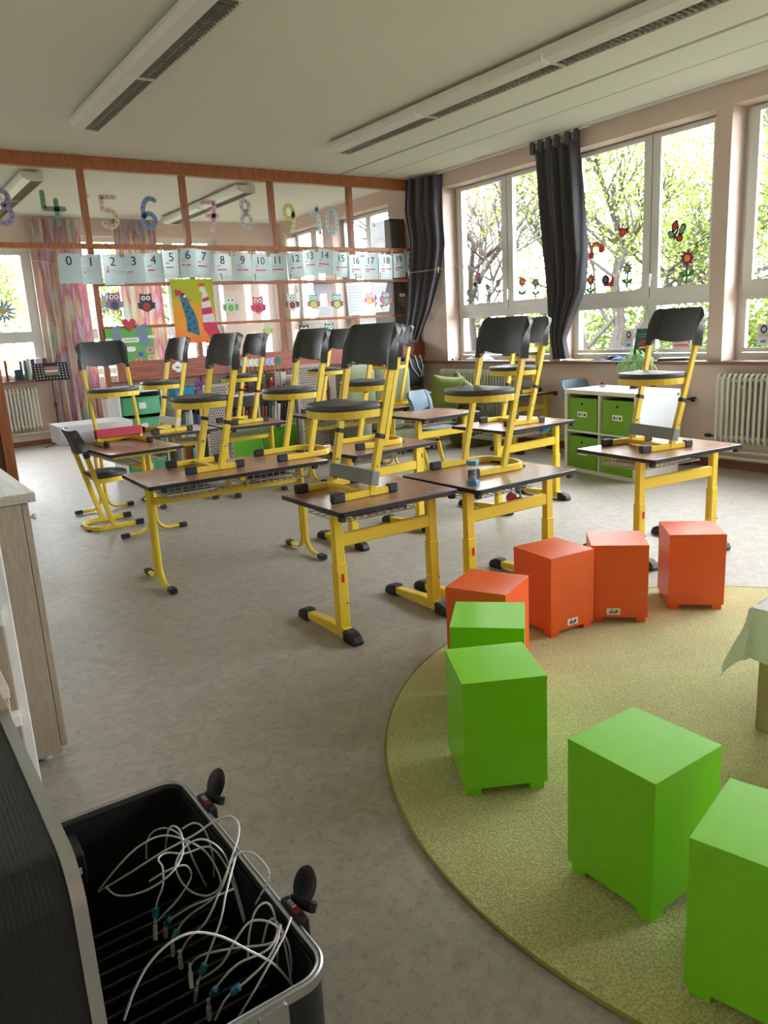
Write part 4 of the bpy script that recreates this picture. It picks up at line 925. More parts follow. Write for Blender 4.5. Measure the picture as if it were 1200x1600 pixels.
for i, (n, x, w_, zt, h_) in enumerate(CARDS):
    o = empty('number_card', (x, 8.385+.006*(i % 2), zt-.004), 0); o.rotation_euler = (R_(1.5), R_(-tilt.get(n, 0)*.5), R_(yaws[n]))
    tag(o, 'laminated number card showing %d on the line along the partition' % n, 'number card', 'laminated number cards on the line')
    W2 = min(w_, .222)/2-.003
    def pf(u, v): return ((u-.5)*2*W2, .008*math.sin(PI*u)*(1 if n % 3 else -1)+.012*v*v, -h_*v)
    m = MB(); m.grid(pf, 8, 6, .0012); m.build('sheet', PLATE, o, smooth=True)
    F = lambda x_, z_, lift=.0045: Matrix.Translation((x_, -.004-lift+(.004 if n % 3 else -.008)+.012*(z_/h_)**2, z_)) @ XZ
    F = lambda x_, z_, lift=.0025: Matrix.Translation((x_, (pf(.5+x_/(2*W2), -z_/h_)[1])-lift, z_)) @ XZ
    text('number', str(n), .125 if n < 10 else .115, INK, o, F(.0, -.072, .004), ext=.0008)
    for q, zz in enumerate((-.165, -.190)):
        for sx in (-1, 1):
            MB().box(-.036, .036, -.0008, .0008, 0, .0008, F(sx*.04, zz)).build('rule_line', LINEP, o)
    if n == 1 or n == 2: MB().box(-.006, .006, -.006, .006, 0, .001, F(-.07, -.172, .003)).build('red_mark', REDM, o)
    if n == 2: MB().box(-.005, .005, 0, .06, 0, .001, F(-.055, -.175, .003)).build('red_mark', REDM, o)
    if n > 2:
        L = min(.15, .02+.012*n); MB().box(0, L/2, -.006, .006, 0, .001, F(-.07, -.172, .003)).build('red_mark', REDM, o); MB().box(0, L/2, -.006, .006, 0, .001, F(-.07+L/2+.002, -.172, .003)).build('red_mark', REDM, o)
    if n > 10: MB().box(0, (n-10)*.007, -.005, .005, 0, .001, F(-.07, -.20, .003)).build('red_mark', REDM, o)
    if n > 3: MB().box(-.02, .02, -.01, .008, 0, .001, F(-.05, -.128, .003)).build('blue_scribble', mat('pale_blue_print', (150, 186, 206), .6), o)
pts = [(1.80, 8.385, 2.36)]+[(x, 8.388, z-.002) for (_, x, _, z, _) in CARDS]+[(6.42, 8.40, 2.40)]
tag(MB().tube(smooth_path(pts, 4), .002, 5).build('clothesline', CORD, smooth=True), 'thin upper cord from which the number cards hang', 'cord', 'cords along the partition')
def peg(x, y, z, lab, rz=0, ln=.07, grp='wooden clothespins on the cords', ry=0):
    o = empty('clothespin', (x, y, z), rz); o.rotation_euler = (0, ry, rz); tag(o, lab, 'clothespin', grp)
    for s_ in (-1, 1): MB().bar([(s_*.0025, 0, -.6*ln), (s_*.0035, 0, 0), (s_*.008, 0, .4*ln)], .009, .005, up=(1, 0, 0)).build('jaw', PEG, o)
    MB().tube([(-.007, 0, -.002), (.007, 0, -.002)], .003, 6).build('spring', WIRE, o)
for i in range(21):
    n, x, w_, zt, h_ = CARDS[i]
    for s_, nm in ((-1, 'left'), (1, 'right')):
        if i == 20 and s_ > 0: continue
        j = i+s_; zc = zt if not 0 <= j < 21 else (zt*.62+CARDS[j][3]*.38)
        peg(x+s_*(min(w_, .222)/2-.014), 8.388+.006*(i % 2)-.001*s_, zc+.012, 'wooden clothespin on the upper %s corner of the card showing %d' % (nm, n), ry=R_(random.uniform(-9, 9)))
low = [(2.445, 12.2, 2.627), (2.16, 8.6, 2.20), (2.093, 8.34, 2.184), (2.722, 8.33, 2.125), (3.255, 8.33, 2.081), (3.611, 8.33, 2.079), (4.475, 8.33, 2.065), (5.348, 8.32, 2.067), (5.726, 8.25, 2.067), (6.03, 8.10, 2.08), (6.27, 7.8, 2.098), (6.64, 7.1, 2.146)]
tag(MB().tube(low, .0022, 5).build('clothesline', CORD, smooth=True), 'thin lower cord running across the cards to the first window', 'cord', 'cords along the partition')
for (x, y, z, lab) in ((3.611, 8.33, 2.079, 'under the card showing 8'), (4.02, 8.33, 2.072, 'under the card showing 10'), (4.475, 8.33, 2.065, 'under the card showing 12'), (5.09, 8.325, 2.066, 'under the card showing 15'), (5.38, 8.32, 2.067, 'under the card showing 16'), (5.70, 8.25, 2.067, 'under the card showing 18'), (6.03, 8.10, 2.08, 'at the left edge of the corner curtain'), (6.27, 7.80, 2.098, 'in front of the corner curtain'), (6.43, 7.50, 2.12, 'beside the corner curtain before the first window')):
    peg(x, y, z, 'wooden clothespin on the lower cord '+lab, ln=.075, ry=R_(random.uniform(-12, 12)))

def strokes(m, P, w_, th, M):
    P = [Vector((a, b, 0)) for a, b in P]
    for i in range(len(P)-1):
        a, b = P[i], P[i+1]; d = (b-a)
        if d.length < 1e-6: continue
        n = Vector((-d.y, d.x, 0)).normalized()*w_/2
        q = [a-n, b-n, b+n, a+n]; m.prism([(v.x, v.y) for v in q], 0, th, M)
    for p_ in P: m.prism([(p_.x+w_/2*math.cos(2*PI*k/14), p_.y+w_/2*math.sin(2*PI*k/14)) for k in range(14)], 0, th*.98, M)
def arc(cx, cy, rx, ry, a0, a1, n=14): return [(cx+rx*math.cos(R_(a0+(a1-a0)*k/n)), cy+ry*math.sin(R_(a0+(a1-a0)*k/n))) for k in range(n+1)]
DIG = {'3': [arc(.0, .085, .065, .065, 150, -80)+arc(0, -.07, .08, .08, 80, -160)], '4': [[(-.09, .15), (-.09, .0), (.1, .0)], [(.03, .08), (.03, -.14)]],
 '5': [[(.07, .15), (-.065, .15), (-.065, .03)], arc(0, -.06, .075, .085, 110, -150)], '6': [arc(.03, .02, .09, .13, 60, 190, 10)+[(-.062, -.05)], arc(0, -.07, .065, .07, 0, 360, 20)],
 '7': [[(-.08, .14), (.07, .14), (.02, -.15)], [(-.03, .0), (.09, .0)]], '8': [arc(0, .085, .05, .06, 0, 360, 20), arc(0, -.07, .06, .07, 0, 360, 20)],
 '9': [arc(-.005, .07, .06, .075, 0, 360, 20), [(.055, .07), (.05, -.05), (.02, -.15)]], '1': [[(-.06, .05), (.02, .14), (.04, -.15)]], '0': [arc(0, 0, .068, .135, 0, 360, 28)]}
NUMS = [('3', 1.50, 2.745, (150, 140, 176), 'mauve'), ('4', 1.97, 2.745, (104, 140, 112), 'dark green'), ('5', 2.51, 2.73, (206, 182, 160), 'beige'), ('6', 2.925, 2.735, (108, 138, 176), 'blue'), ('7', 3.61, 2.735, (206, 156, 180), 'pink'), ('8', 4.05, 2.77, (196, 198, 196), 'silvery grey'), ('9', 4.61, 2.74, (202, 208, 130), 'lime'), ('1', 4.975, 2.735, (186, 200, 212), 'pale blue'), ('0', 5.19, 2.715, (178, 192, 206), 'pale blue')]
for (d, x, z, col, cn) in NUMS:
    o = empty('paper_number', (x, 8.494, z), 0, ('%s paper numeral %s with dots stuck on the upper partition glass' % (cn, d)) if d not in '10' else ('pale blue paper numeral %s of the ten on the partition glass' % d), 'paper number', 'dotted paper numerals on the glass')
    m = MB()
    for P in DIG[d]: strokes(m, P, .048, .004, XZ)
    m.build('numeral', mat('numeral_'+d, col, .35), o)
    dm = mat('dot_'+d, tuple(int(v*.55) for v in col), .5); k = 0
    for P in DIG[d]:
        L = 0; Q = [Vector((a, b)) for a, b in P]; nxt = .02
        for a, b in zip(Q, Q[1:]):
            sl = (b-a).length
            while nxt < L+sl:
                c_ = a+(b-a)*((nxt-L)/sl); MB().prism(circ(.008, 10, c_.x, c_.y), .004, .0048, XZ).build('dot', dm, o); nxt += .055
            L += sl

EYEW = mat('paper_white', (240, 240, 240), .6); EYEB = mat('paper_black', (24, 26, 30), .6)
def owl(x, z, body, wing, belly, lab, s=1, grp='paper owls on the partition glass'):
    o = empty('paper_owl', (x, 8.493, z), 0, lab, 'paper owl', grp); o.scale = (s*1.15, 1, s*1.15)
    nm = lambda c: mat('paper_%d_%d_%d' % c, c, .6)
    b = [(-.055, .085), (-.03, .07), (.03, .07), (.055, .085), (.058, .02), (.06, -.03), (.04, -.075), (0, -.09), (-.04, -.075), (-.06, -.03), (-.058, .02)]
    MB().prism(b, 0, .002, XZ).build('body', nm(body), o)
    for sx in (-1, 1):
        MB().prism([(sx*.045, .0), (sx*.09, -.01), (sx*.078, -.03), (sx*.085, -.05), (sx*.05, -.07)], .002, .0035, XZ).build('wing', nm(wing), o)
        e = MB().prism(circ(.021, 16, sx*.023, .035), .002, .0038, XZ).build('eye', EYEW, o); MB().prism(circ(.009, 10, sx*.021, .035), .0038, .0048, XZ).build('pupil', EYEB, e)
        MB().prism([(sx*.012, -.085), (sx*.024, -.085), (sx*.02, -.105), (sx*.008, -.105)], 0, .002, XZ).build('foot', nm((220, 150, 140)), o)
    MB().prism(circ(.034, 18, 0, -.04, ry=.036), .002, .0036, XZ).build('belly', nm(belly), o)
owl(2.445, 1.85, (176, 110, 140), (110, 160, 180), (60, 80, 110), 'mauve paper owl with light blue wings, leftmost on the glass')
owl(2.783, 1.83, (34, 60, 84), (34, 70, 60), (200, 50, 60), 'navy paper owl with a red belly above the green poster')
owl(3.757, 1.785, (210, 224, 214), (110, 180, 110), (120, 190, 110), 'white and green paper owl right of the chicken painting')
owl(4.102, 1.77, (214, 90, 130), (190, 60, 100), (200, 50, 70), 'pink paper owl between the green one and the tree photo')
owl(4.555, 1.795, (178, 204, 204), (60, 90, 70), (170, 40, 50), 'pale turquoise paper owl with dark green bow like wings')
owl(4.85, 1.79, (110, 190, 170), (200, 70, 90), (226, 200, 80), 'turquoise paper owl with red wings and yellow belly, left one of two alike', s=.95)
owl(5.185, 1.785, (80, 160, 160), (180, 50, 80), (220, 200, 80), 'teal paper owl with crimson wings left of the written sheet', s=.95)
owl(5.67, 1.81, (216, 170, 190), (220, 80, 110), (226, 206, 80), 'small pink and yellow paper owl right of the written sheet', s=.85)
owl(5.94, 1.805, (150, 130, 180), (224, 110, 130), (150, 200, 150), 'lilac paper owl with pink wings near the corner curtain', s=.9)
owl(6.20, 1.80, (70, 66, 60), (120, 100, 60), (140, 60, 50), 'dark brown paper owl touching the corner curtain', s=.85)
owl(4.69, 1.42, (40, 60, 92), (60, 90, 120), (120, 140, 150), 'navy paper owl in the lower pane row, peeking over a chair')
owl(5.05, 1.43, (90, 150, 130), (50, 60, 60), (90, 90, 90), 'green and black paper owl beside the navy one in the lower pane row')
owl(4.20, 1.49, (190, 200, 120), (160, 180, 100), (200, 200, 150), 'small lime paper owl below the pink one', s=.7)
# painting of two birds
pa = empty('bird_painting', (3.30, 8.45, 1.715), R_(0), 'bright painting of a blue chicken and a striped red and white bird', 'painting')
pm = bpy.data.materials.new('painted_ground'); pm.use_nodes = True; nt = pm.node_tree; b = nt.nodes['Principled BSDF']; tc = nt.nodes.new('ShaderNodeTexCoord'); sp = nt.nodes.new('ShaderNodeSeparateXYZ'); nz = nt.nodes.new('ShaderNodeTexNoise'); nz.inputs['Scale'].default_value = 5
ad = nt.nodes.new('ShaderNodeMath'); ad.operation = 'MULTIPLY_ADD'; ad.inputs[1].default_value = .35
r = nt.nodes.new('ShaderNodeValToRGB'); e = r.color_ramp.elements; e[0].position = .0; e[0].color = (*srgb((238, 104, 50)), 1); e[1].position = .72; e[1].color = (*srgb((172, 178, 30)), 1); q = e.new(.28); q.color = (*srgb((238, 150, 40)), 1); q = e.new(.55); q.color = (*srgb((226, 160, 40)), 1)
mr = nt.nodes.new('ShaderNodeMapRange'); mr.inputs[1].default_value = -.35; mr.inputs[2].default_value = .35; mr.inputs[3].default_value = -.15; mr.inputs[4].default_value = .85
nt.links.new(tc.outputs['Object'], sp.inputs[0]); nt.links.new(tc.outputs['Object'], nz.inputs['Vector']); nt.links.new(sp.outputs['Z'], mr.inputs[0]); nt.links.new(nz.outputs[0], ad.inputs[0]); nt.links.new(mr.outputs[0], ad.inputs[2]); nt.links.new(ad.outputs[0], r.inputs[0]); nt.links.new(r.outputs[0], b.inputs['Base Color']); b.inputs['Roughness'].default_value = .7
MB().box(-.245, .245, -.0015, .0015, -.345, .345).build('sheet', pm, pa)
def flat(nm, poly, col, lay=1, par=pa): return MB().prism(poly, .0015+.0008*(lay-1), .0015+.0008*lay, XZ).build(nm, mat('paint_%d_%d_%d' % col, col, .7), par)
K = lambda X, Y: ((X-530)/1000*.545, (770-Y)/1360*.77)
blue = flat('blue_bird', [K(245, 480), (K(330, 430)), K(400, 500), K(450, 640), K(530, 790), K(585, 1000), K(590, 1240), K(450, 1190), K(330, 1150), K(335, 900), K(290, 720)], (50, 110, 140))
flat('comb', [K(150, 350), K(260, 370), K(370, 440), K(300, 480), K(230, 460), K(160, 490)], (176, 60, 80), 1); flat('beak', [K(380, 510), K(560, 600), K(430, 570), K(440, 640)], (206, 80, 60), 2)
for X, Y in ((320, 630), (405, 700), (375, 770), (475, 820), (405, 895), (490, 980), (385, 1025), (380, 1110), (500, 1100)): flat('spot', circ(.015, 10, *K(X, Y)), (24, 70, 110), 2, blue)
flat('eye', circ(.016, 10, *K(352, 482)), (236, 236, 236), 2, blue)
flat('white_head', [K(665, 380), K(700, 310), K(790, 310), K(850, 480), K(720, 530), K(740, 420), K(700, 390)], (222, 224, 222)); flat('crown', [K(620, 260), K(690, 265), K(710, 215), K(730, 250), K(830, 235), K(780, 300), K(690, 300)], (206, 84, 40), 2)
wb = flat('white_body', [K(710, 530), K(860, 490), K(905, 690), K(960, 990), K(680, 990), K(690, 720)], (216, 220, 222), 2)
flat('red_stripe', [K(715, 540), K(860, 495), K(870, 570), K(715, 600)], (190, 44, 84), 3, wb); flat('red_stripe', [K(690, 720), K(905, 695), K(920, 820), K(682, 845)], (190, 44, 84), 3, wb)
flat('red_skirt', [K(680, 990), K(965, 990), K(1010, 1130), K(1075, 1320), K(900, 1260), K(810, 1240), K(700, 1140)], (200, 52, 90), 3)
for a, b_ in (((780, 1200), (830, 1380)), ((900, 1250), (880, 1380))):
    m = MB(); strokes(m, [K(*a), K(*b_)], .004, .0008, Matrix.Translation((0, -.004, 0)) @ XZ); m.build('bird_leg', INK, pa)
flat('ground_line', [K(700, 1375), K(900, 1370), K(890, 1400), K(700, 1395)], (60, 24, 24), 2)
# green poster
po = empty('class_poster', (2.545, 8.452, 1.375), 0, 'green poster with two grey animals and paper labels under a red heart', 'poster')
MB().box(-.25, .25, -.0015, .0015, -.19, .19).build('sheet', mat('poster_green', (104, 176, 96), .7), po)
o2 = lambda nm, poly, col, lay=1: flat(nm, poly, col, lay, po)
o2('grey_elephant', [(-.17, .20), (-.09, .23), (-.095, .12), (-.05, .04), (-.07, -.05), (-.16, -.05), (-.175, .08)], (128, 144, 166)); o2('grey_hippo', [(.08, .24), (.12, .21), (.20, .24), (.19, .14), (.21, .06), (.19, -.01), (.13, -.01), (.09, .06)], (122, 140, 164))
for (x, z, w_, h_) in ((-.22, .075, .08, .035), (.005, .065, .19, .05), (.24, .09, .09, .03), (.0, -.03, .10, .05)): lb = MB().prism(rrect(w_, h_, h_*.45, cx=x, cy=z), .0024, .0032, XZ).build('paper_label', STK, po)
text('lettering', 'Freundschaft', .026, INK, po, Matrix.Translation((.005, -.0036, .065)) @ XZ)
for (x, z, c_) in ((.20, -.05, (170, 120, 130)), (.21, -.13, (180, 160, 120)), (.10, -.09, (60, 90, 150)), (.07, -.16, (200, 110, 80)), (-.17, -.11, (150, 130, 130))): o2('picture', rrect(.075, .06, .004, cx=x, cy=z), tuple(min(255, v+40) for v in c_), 1); o2('picture', circ(.02, 10, x, z), c_, 2)
hp = [(0, -.075)]+[(-.07, .0), (-.072, .035), (-.05, .06), (-.02, .055), (0, .03), (.02, .055), (.05, .06), (.072, .035), (.07, .0)]
h_ = MB().prism(hp, 0, .006, XZ).build('paper_heart', mat('heart_red', (196, 50, 60), .5), bevel=.002, loc=(2.555, 8.447, 1.60)); tag(h_, 'red paper heart above the green poster', 'heart')
def sheet(x, z, w_, h_, label, col=(226, 230, 238), y=8.494, lines=6, tl=0):
    o = empty('paper_sheet', (x, y, z), 0, label, 'paper', 'papers on the partition glass'); o.rotation_euler = (0, R_(tl), 0)
    MB().box(-w_/2, w_/2, -.0008, .0008, -h_/2, h_/2).build('sheet', mat('sheet_%d_%d_%d' % col, col, .6), o)
    for k in range(lines): MB().box(-w_*.4, w_*(.2+.2*((k*7) % 3)/2), -.0016, -.0008, h_*(.38-k*.8/max(1, lines))-.003, h_*(.38-k*.8/max(1, lines))).build('text_line', mat('print_grey', (150, 160, 180), .6), o)
sheet(5.45, 1.80, .26, .40, 'large written sheet on the partition glass between two owls', tl=-3, lines=9, y=8.458)
sheet(5.02, 1.66, .2, .14, 'small printed sheet below the teal owl'); sheet(3.50, 1.28, .20, .13, 'pale drawing on the glass under the bird painting', col=(230, 236, 232), y=8.49)
sheet(5.0, 1.95, .26, .16, 'blank grey sheet behind the top of the teal owl', col=(200, 202, 214), lines=0, y=8.51)
cl_ = empty('paper_cloud', (3.02, 8.398, 1.125), 0, 'white paper cloud fixed to the red brown rail', 'paper cloud')
m = MB(); 
for x, z, r_ in ((-.035, 0, .035), (.035, 0, .035), (0, .02, .038), (0, -.025, .035)): m.prism(circ(r_, 14, x, z), 0, .0012+x*.01+.002, XZ)
m.build('cloud', STK, cl_); MB().box(-.03, .03, -.004, -.0032, -.003, .003).build('text_line', mat('print_teal', (90, 150, 160), .6), cl_)

# window stickers
def wst(nm, y, z, lab, grp='paper figures on the window panes'): return empty(nm, (6.6725, y, z) if z > 1.52 else (6.6925, y, z), 0, lab, nm.replace('_', ' '), grp)
def pp(o, nm, poly, col, lay=1): return MB().prism(poly, .0008*(lay-1), .0008*lay, YZ).build(nm, mat('paper_%d_%d_%d' % col, col, .6), o)
def star(r1, r2, n, cx=0, cy=0): return [((r1 if k % 2 == 0 else r2)*math.cos(PI*k/n)+cx, (r1 if k % 2 == 0 else r2)*math.sin(PI*k/n)+cy) for k in range(2*n)]
def flower(y, z, pet, lab, s=1, cen=(226, 170, 50), st=(60, 130, 60)):
    o = wst('paper_flower', y, z, lab); o.scale = (1, s, s)
    pp(o, 'stem', [(-.010, -.20), (.010, -.20), (.010, 0), (-.010, 0)], st); pp(o, 'petals', star(.075, .045, 9), pet, 2); pp(o, 'centre', circ(.027, 14), cen, 3)
    for sx in (-1, 1): pp(o, 'leaf', [(0, -.14), (sx*.03, -.10), (sx*.075, -.10), (sx*.055, -.135), (sx*.02, -.15)], st, 2)
flower(4.575, 1.90, (150, 24, 80), 'large magenta paper flower on the narrow pane of the second window', s=1.15)
flower(5.73, 1.80, (140, 40, 80), 'magenta paper flower in the lower left corner of the second window', s=.9)
flower(5.255, 1.87, (90, 150, 170), 'blue paper flower on the wide pane of the second window', s=1)
flower(6.75, 1.86, (206, 84, 50), 'orange paper flower on the first window beside the dark curtain', s=1)
flower(6.53, 1.83, (70, 110, 110), 'teal paper flower on the first window touching the dark curtain', s=.9, st=(70, 120, 90))
for y, z, l in ((7.70, 1.80, 'left'), (7.345, 1.84, 'middle'), (7.16, 1.88, 'right')): flower(y, z, (110, 126, 104), 'dull green paper flower, %s one of three on the first window' % l, s=.75, cen=(150, 160, 90), st=(86, 110, 84))
o = wst('paper_snail', 5.50, 1.775, 'black and red paper snail at the bottom of the second window'); pp(o, 'body', [(-.09, -.06), (.07, -.065), (.08, .03), (.06, .05), (.05, .0), (0, -.03)], (200, 40, 50)); pp(o, 'shell', circ(.052, 18, -.03, .005), (30, 30, 34), 2); pp(o, 'shell_swirl', circ(.025, 14, -.03, .005), (90, 100, 100), 3); pp(o, 'feeler', [(.055, .04), (.062, .09), (.068, .04)], (30, 30, 34), 2)
o = wst('paper_rainbow', 5.66, 2.09, 'orange paper rainbow with red clouds on the second window'); o.rotation_euler = (R_(-18), 0, 0)
for k, (r1, c_) in enumerate(((.085, (210, 60, 40)), (.068, (236, 150, 40)), (.052, (240, 200, 90)))): pp(o, 'arch', arc(0, 0, r1, r1, 0, 180)+arc(0, 0, r1-.018, r1-.018, 180, 0), c_, k+1)
for sx in (-1, 1): pp(o, 'cloud', circ(.04, 14, sx*.072, -.02), (206, 40, 50), 2)
o = wst('paper_ladybird', 5.32, 2.235, 'red paper ladybird high on the wide pane of the second window'); pp(o, 'body', circ(.045, 16, 0, -.01), (206, 50, 40)); pp(o, 'wing', [(-.06, .06), (-.02, .03), (-.05, -.0)], (60, 60, 60), 2); pp(o, 'wing', [(.07, .05), (.03, .01), (.065, -.04)], (60, 60, 60), 2); pp(o, 'mark', circ(.016, 12, 0, -.01), (226, 110, 70), 2)
o = wst('paper_butterfly', 4.70, 2.14, 'black edged red and mint paper butterfly on the second window'); o.rotation_euler = (R_(25), 0, 0)
for sx in (-1, 1):
    for (ox, oz, a, b_) in ((.045, .05, .035, .055), (.05, -.03, .04, .035)): pp(o, 'wing', circ(a, 16, sx*ox, oz, ry=b_), (24, 24, 26), 1); pp(o, 'wing_field', circ(a*.68, 16, sx*ox, oz, ry=b_*.7), (206, 70, 60) if (sx < 0) == (oz > 0) else (130, 190, 160), 2)
pp(o, 'body', circ(.012, 12, 0, 0, ry=.07), (24, 24, 26), 3)
o = wst('paper_beetle', 7.52, 1.95, 'pink and green paper beetle on the first window'); pp(o, 'body', circ(.06, 18, 0, .03), (196, 130, 170)); pp(o, 'wing', circ(.045, 16, .03, -.02), (70, 130, 110), 2); pp(o, 'head', circ(.035, 14, -.055, -.055), (90, 40, 30), 2)
def card_on_glass(y, z, lab):
    o = wst('penguin_card', y, z, lab, 'penguin cards on the window panes'); pp(o, 'sheet', rrect(.115, .19, .004), (226, 226, 236)); pp(o, 'penguin', circ(.032, 16, 0, .045, ry=.036), (60, 40, 70), 2); pp(o, 'face', circ(.02, 12, 0, .045), (214, 200, 220), 3); pp(o, 'banner', rrect(.08, .03, .006, cy=-.005), (196, 206, 196), 2); pp(o, 'shoes', rrect(.05, .025, .008, cy=-.06), (100, 140, 160), 2)
card_on_glass(5.24, 1.17, 'penguin picture card on the lower pane behind the plant'); card_on_glass(3.80, 1.18, 'penguin picture card on the lower pane of the third window')
o = wst('dark_dot_sticker', 7.54, 1.23, 'cluster of dark dots stuck on the lower pane of the first window')
for k in range(22): pp(o, 'dot', circ(.008, 8, random.gauss(0, .03), random.gauss(0, .035)), (70, 40, 60), 1)
sheet_o = wst('pink_notice', 4.62, 1.10, 'pale pink notice on the lower pane of the second window, behind a chair'); pp(sheet_o, 'sheet', rrect(.2, .07, .003), (226, 200, 206)); pp(sheet_o, 'stripe', rrect(.16, .02, .002), (200, 90, 110), 2)

# ================================================================ SILL ITEMS
def sill_thing(nm, y, label, cat, mb, mt, x=6.52, bevel=.003, smooth=False): o = mb.build(nm, mt, smooth=smooth, bevel=bevel, loc=(x, y, .9655)); return tag(o, label, cat)
random.seed(2)
def crumple(rx, ry, h, seed):
    random.seed(seed); m = MB(); ph = [random.uniform(0, 6) for _ in range(6)]
    m.grid(lambda u, v: ((u-.5)*2*rx*(1+.1*math.sin(6*v+ph[0])), (v-.5)*2*ry*(1+.1*math.sin(5*u+ph[1])), .004+h*max(0, (math.sin(PI*u)*math.sin(PI*v))**.5*(.7+.3*math.sin(9*u+ph[2])*math.sin(8*v+ph[3])))), 22, 26, .003); return m
sill_thing('yellow_cloth', 5.69, 'flat yellow cloth on the sill right of the dark curtain', 'cloth', crumple(.06, .12, .010, 3), mat('yellow_cloth', (236, 214, 90), .8), smooth=True, bevel=0)
sill_thing('blue_pouch', 5.20, 'blue pencil pouch lying on the sill left of the plant', 'pouch', crumple(.06, .10, .035, 5), mat('blue_cloth', (60, 120, 170), .7), smooth=True, bevel=0)
sill_thing('dark_pouch', 5.36, 'dark navy pouch propped on the sill behind the blue one', 'pouch', crumple(.05, .12, .055, 8), mat('navy_cloth', (40, 50, 70), .7), x=6.60, smooth=True, bevel=0)
sill_thing('black_cloth', 5.47, 'black cloth lying between the yellow cloth and the blue pouch', 'cloth', crumple(.05, .10, .012, 12), mat('black_cloth', (24, 24, 28), .8), smooth=True, bevel=0)
sill_thing('white_napkin', 5.86, 'crumpled white napkin at the foot of the dark curtain', 'napkin', crumple(.05, .06, .02, 15), mat('napkin_white', (226, 226, 226), .8), x=6.48, smooth=True, bevel=0)
sill_thing('plastic_bag', 7.42, 'crumpled transparent grey plastic bag on the sill of the first window', 'bag', crumple(.08, .20, .07, 21), mat('clear_plastic', (190, 196, 204), .15), x=6.56, smooth=True, bevel=0)
for i, (y, r_) in enumerate(((7.93-.12, .014), (7.66, .016))): sill_thing('black_bead', y, ('small black ball at the left end of the window sill', 'small black ball in front of the plastic bag on the sill')[i], 'ball', MB().ball((0, 0, r_), r_), BLK, x=6.46, smooth=True, bevel=0)
bk = empty('magazine_stack', (6.55, 4.58, .9655), R_(12), 'flat stack of dark magazines on the sill behind the rightmost chair', 'magazines')
for k in range(3): MB().box(-.09, .09, -.14, .14, k*.009, k*.009+.008, TR(0, 0, 0, rz=R_(k*6-6))).build('magazine', mat('mag_%d' % k, ((70, 50, 46), (44, 40, 44), (214, 204, 196))[k], .4), bk)
for k in range(6):
    o = MB().box(-.09, .08, -.11, .11, 0, .022).build('book', mat('bk_%d' % k, ((236, 236, 230), (190, 120, 90), (230, 226, 220), (60, 60, 70), (226, 220, 210), (230, 200, 70))[k], .5), loc=(6.56, 6.62, .9655+k*.0228), bevel=.002); o.rotation_euler = (0, 0, R_((k*23) % 9-4))
    MB().box(-.092, .072, -.105, .105, .003, .019).build('pages', STK, o)
    tag(o, 'book number %d from below in the pile behind the chair backrests' % (k+1) if False else '%s book in the sill pile behind the two chair backs, %s' % (('white', 'brown', 'cream', 'dark grey', 'beige', 'yellow')[k], ('lowest', 'second lowest', 'third lowest', 'third from the top', 'second from the top', 'topmost')[k]), 'book', 'books piled on the sill')
be = empty('book_easel', (6.56, 4.93, .9655), R_(0), 'small wooden easel holding a book on the sill beside the plant', 'easel')
for sy in (-1, 1): MB().bar([(-.05, sy*.05, 0), (.04, sy*.02, .36)], .012, .010).build('leg', PEG, be)
MB().bar([(.09, 0, 0), (.04, 0, .34)], .012, .010).build('leg', PEG, be); MB().box(-.075, -.03, -.09, .09, .05, .06).build('ledge', PEG, be)
bo = MB().box(-.012, .012, -.10, .10, 0, .25).build('picture_book', mat('teal_cover', (20, 92, 92), .35), bevel=.001); bo.location = (6.505, 4.93, 1.0275); bo.rotation_euler = (0, R_(13), 0); tag(bo, 'teal picture book with an orange animal standing on the easel', 'book')
MB().box(-.0135, -.012, -.075, .075, .19, .196).build('title_line', mat('gold', (190, 170, 110), .4), bo); MB().prism(circ(.055, 18, 0, .09), .0122, .0136, YZ).build('orange_animal', mat('orange_animal', (150, 74, 40), .5, noise=.4, nscale=30), bo); MB().box(-.0135, -.012, -.06, .06, .165, .17).build('title_line', mat('gold', (190, 170, 110), .4), bo)

# hourglass on desk
hg = empty('hourglass', (2.42, 2.80, .6405), R_(20), 'small blue ended hourglass sand timer on the desk corner', 'hourglass')
HB = mat('blue_plastic', (70, 150, 190), .35)
for z in (0, .098): MB().prism([(.031*math.cos(PI*k/3), .031*math.sin(PI*k/3)) for k in range(6)], z, z+.022).build('end_cap', HB, hg, bevel=.002)
MB().lathe([(.020, .022), (.021, .04), (.012, .054), (.004, .06), (.012, .066), (.021, .08), (.020, .098)], seg=20).build('glass_bulb', GLASS, hg, smooth=True)
MB().lathe([(0, .0225), (.018, .0225), (.017, .034), (.006, .046), (0, .049)], seg=16).build('sand', mat('sand_pale', (120, 140, 150), .9), hg, smooth=True)
for k in range(3): MB().tube([(.026*math.cos(2*PI*k/3), .026*math.sin(2*PI*k/3), .02), (.026*math.cos(2*PI*k/3), .026*math.sin(2*PI*k/3), .1)], .0018, 6).build('rod', mat('clear_rod', (220, 226, 230), .2), hg)
# stickers on desk tops
for i, (x, y, lab) in enumerate(((2.20, 2.83, 'worn grey name sticker on the right corner of the nearest desk'), (1.36, 4.14, 'torn paper name sticker on the front corner of the long double desk'), (3.60, 2.60, 'blue oval name sticker on the front corner of the rightmost desk'), (4.45, 4.20, 'small pale sticker on the right corner of the desk before the cube shelf'))):
    o = MB().prism(rrect(.10, .045, .008), 0, .0006).build('name_sticker', mat('stk_%d' % i, ((120, 120, 124), (196, 190, 180), (70, 90, 130), (190, 200, 206))[i], .35), loc=(x, y, .6403)); tag(o, lab, 'sticker', 'name stickers on the desks'); MB().box(-.03, .03, -.004, .004, .0006, .001).build('scribble', INK, o)
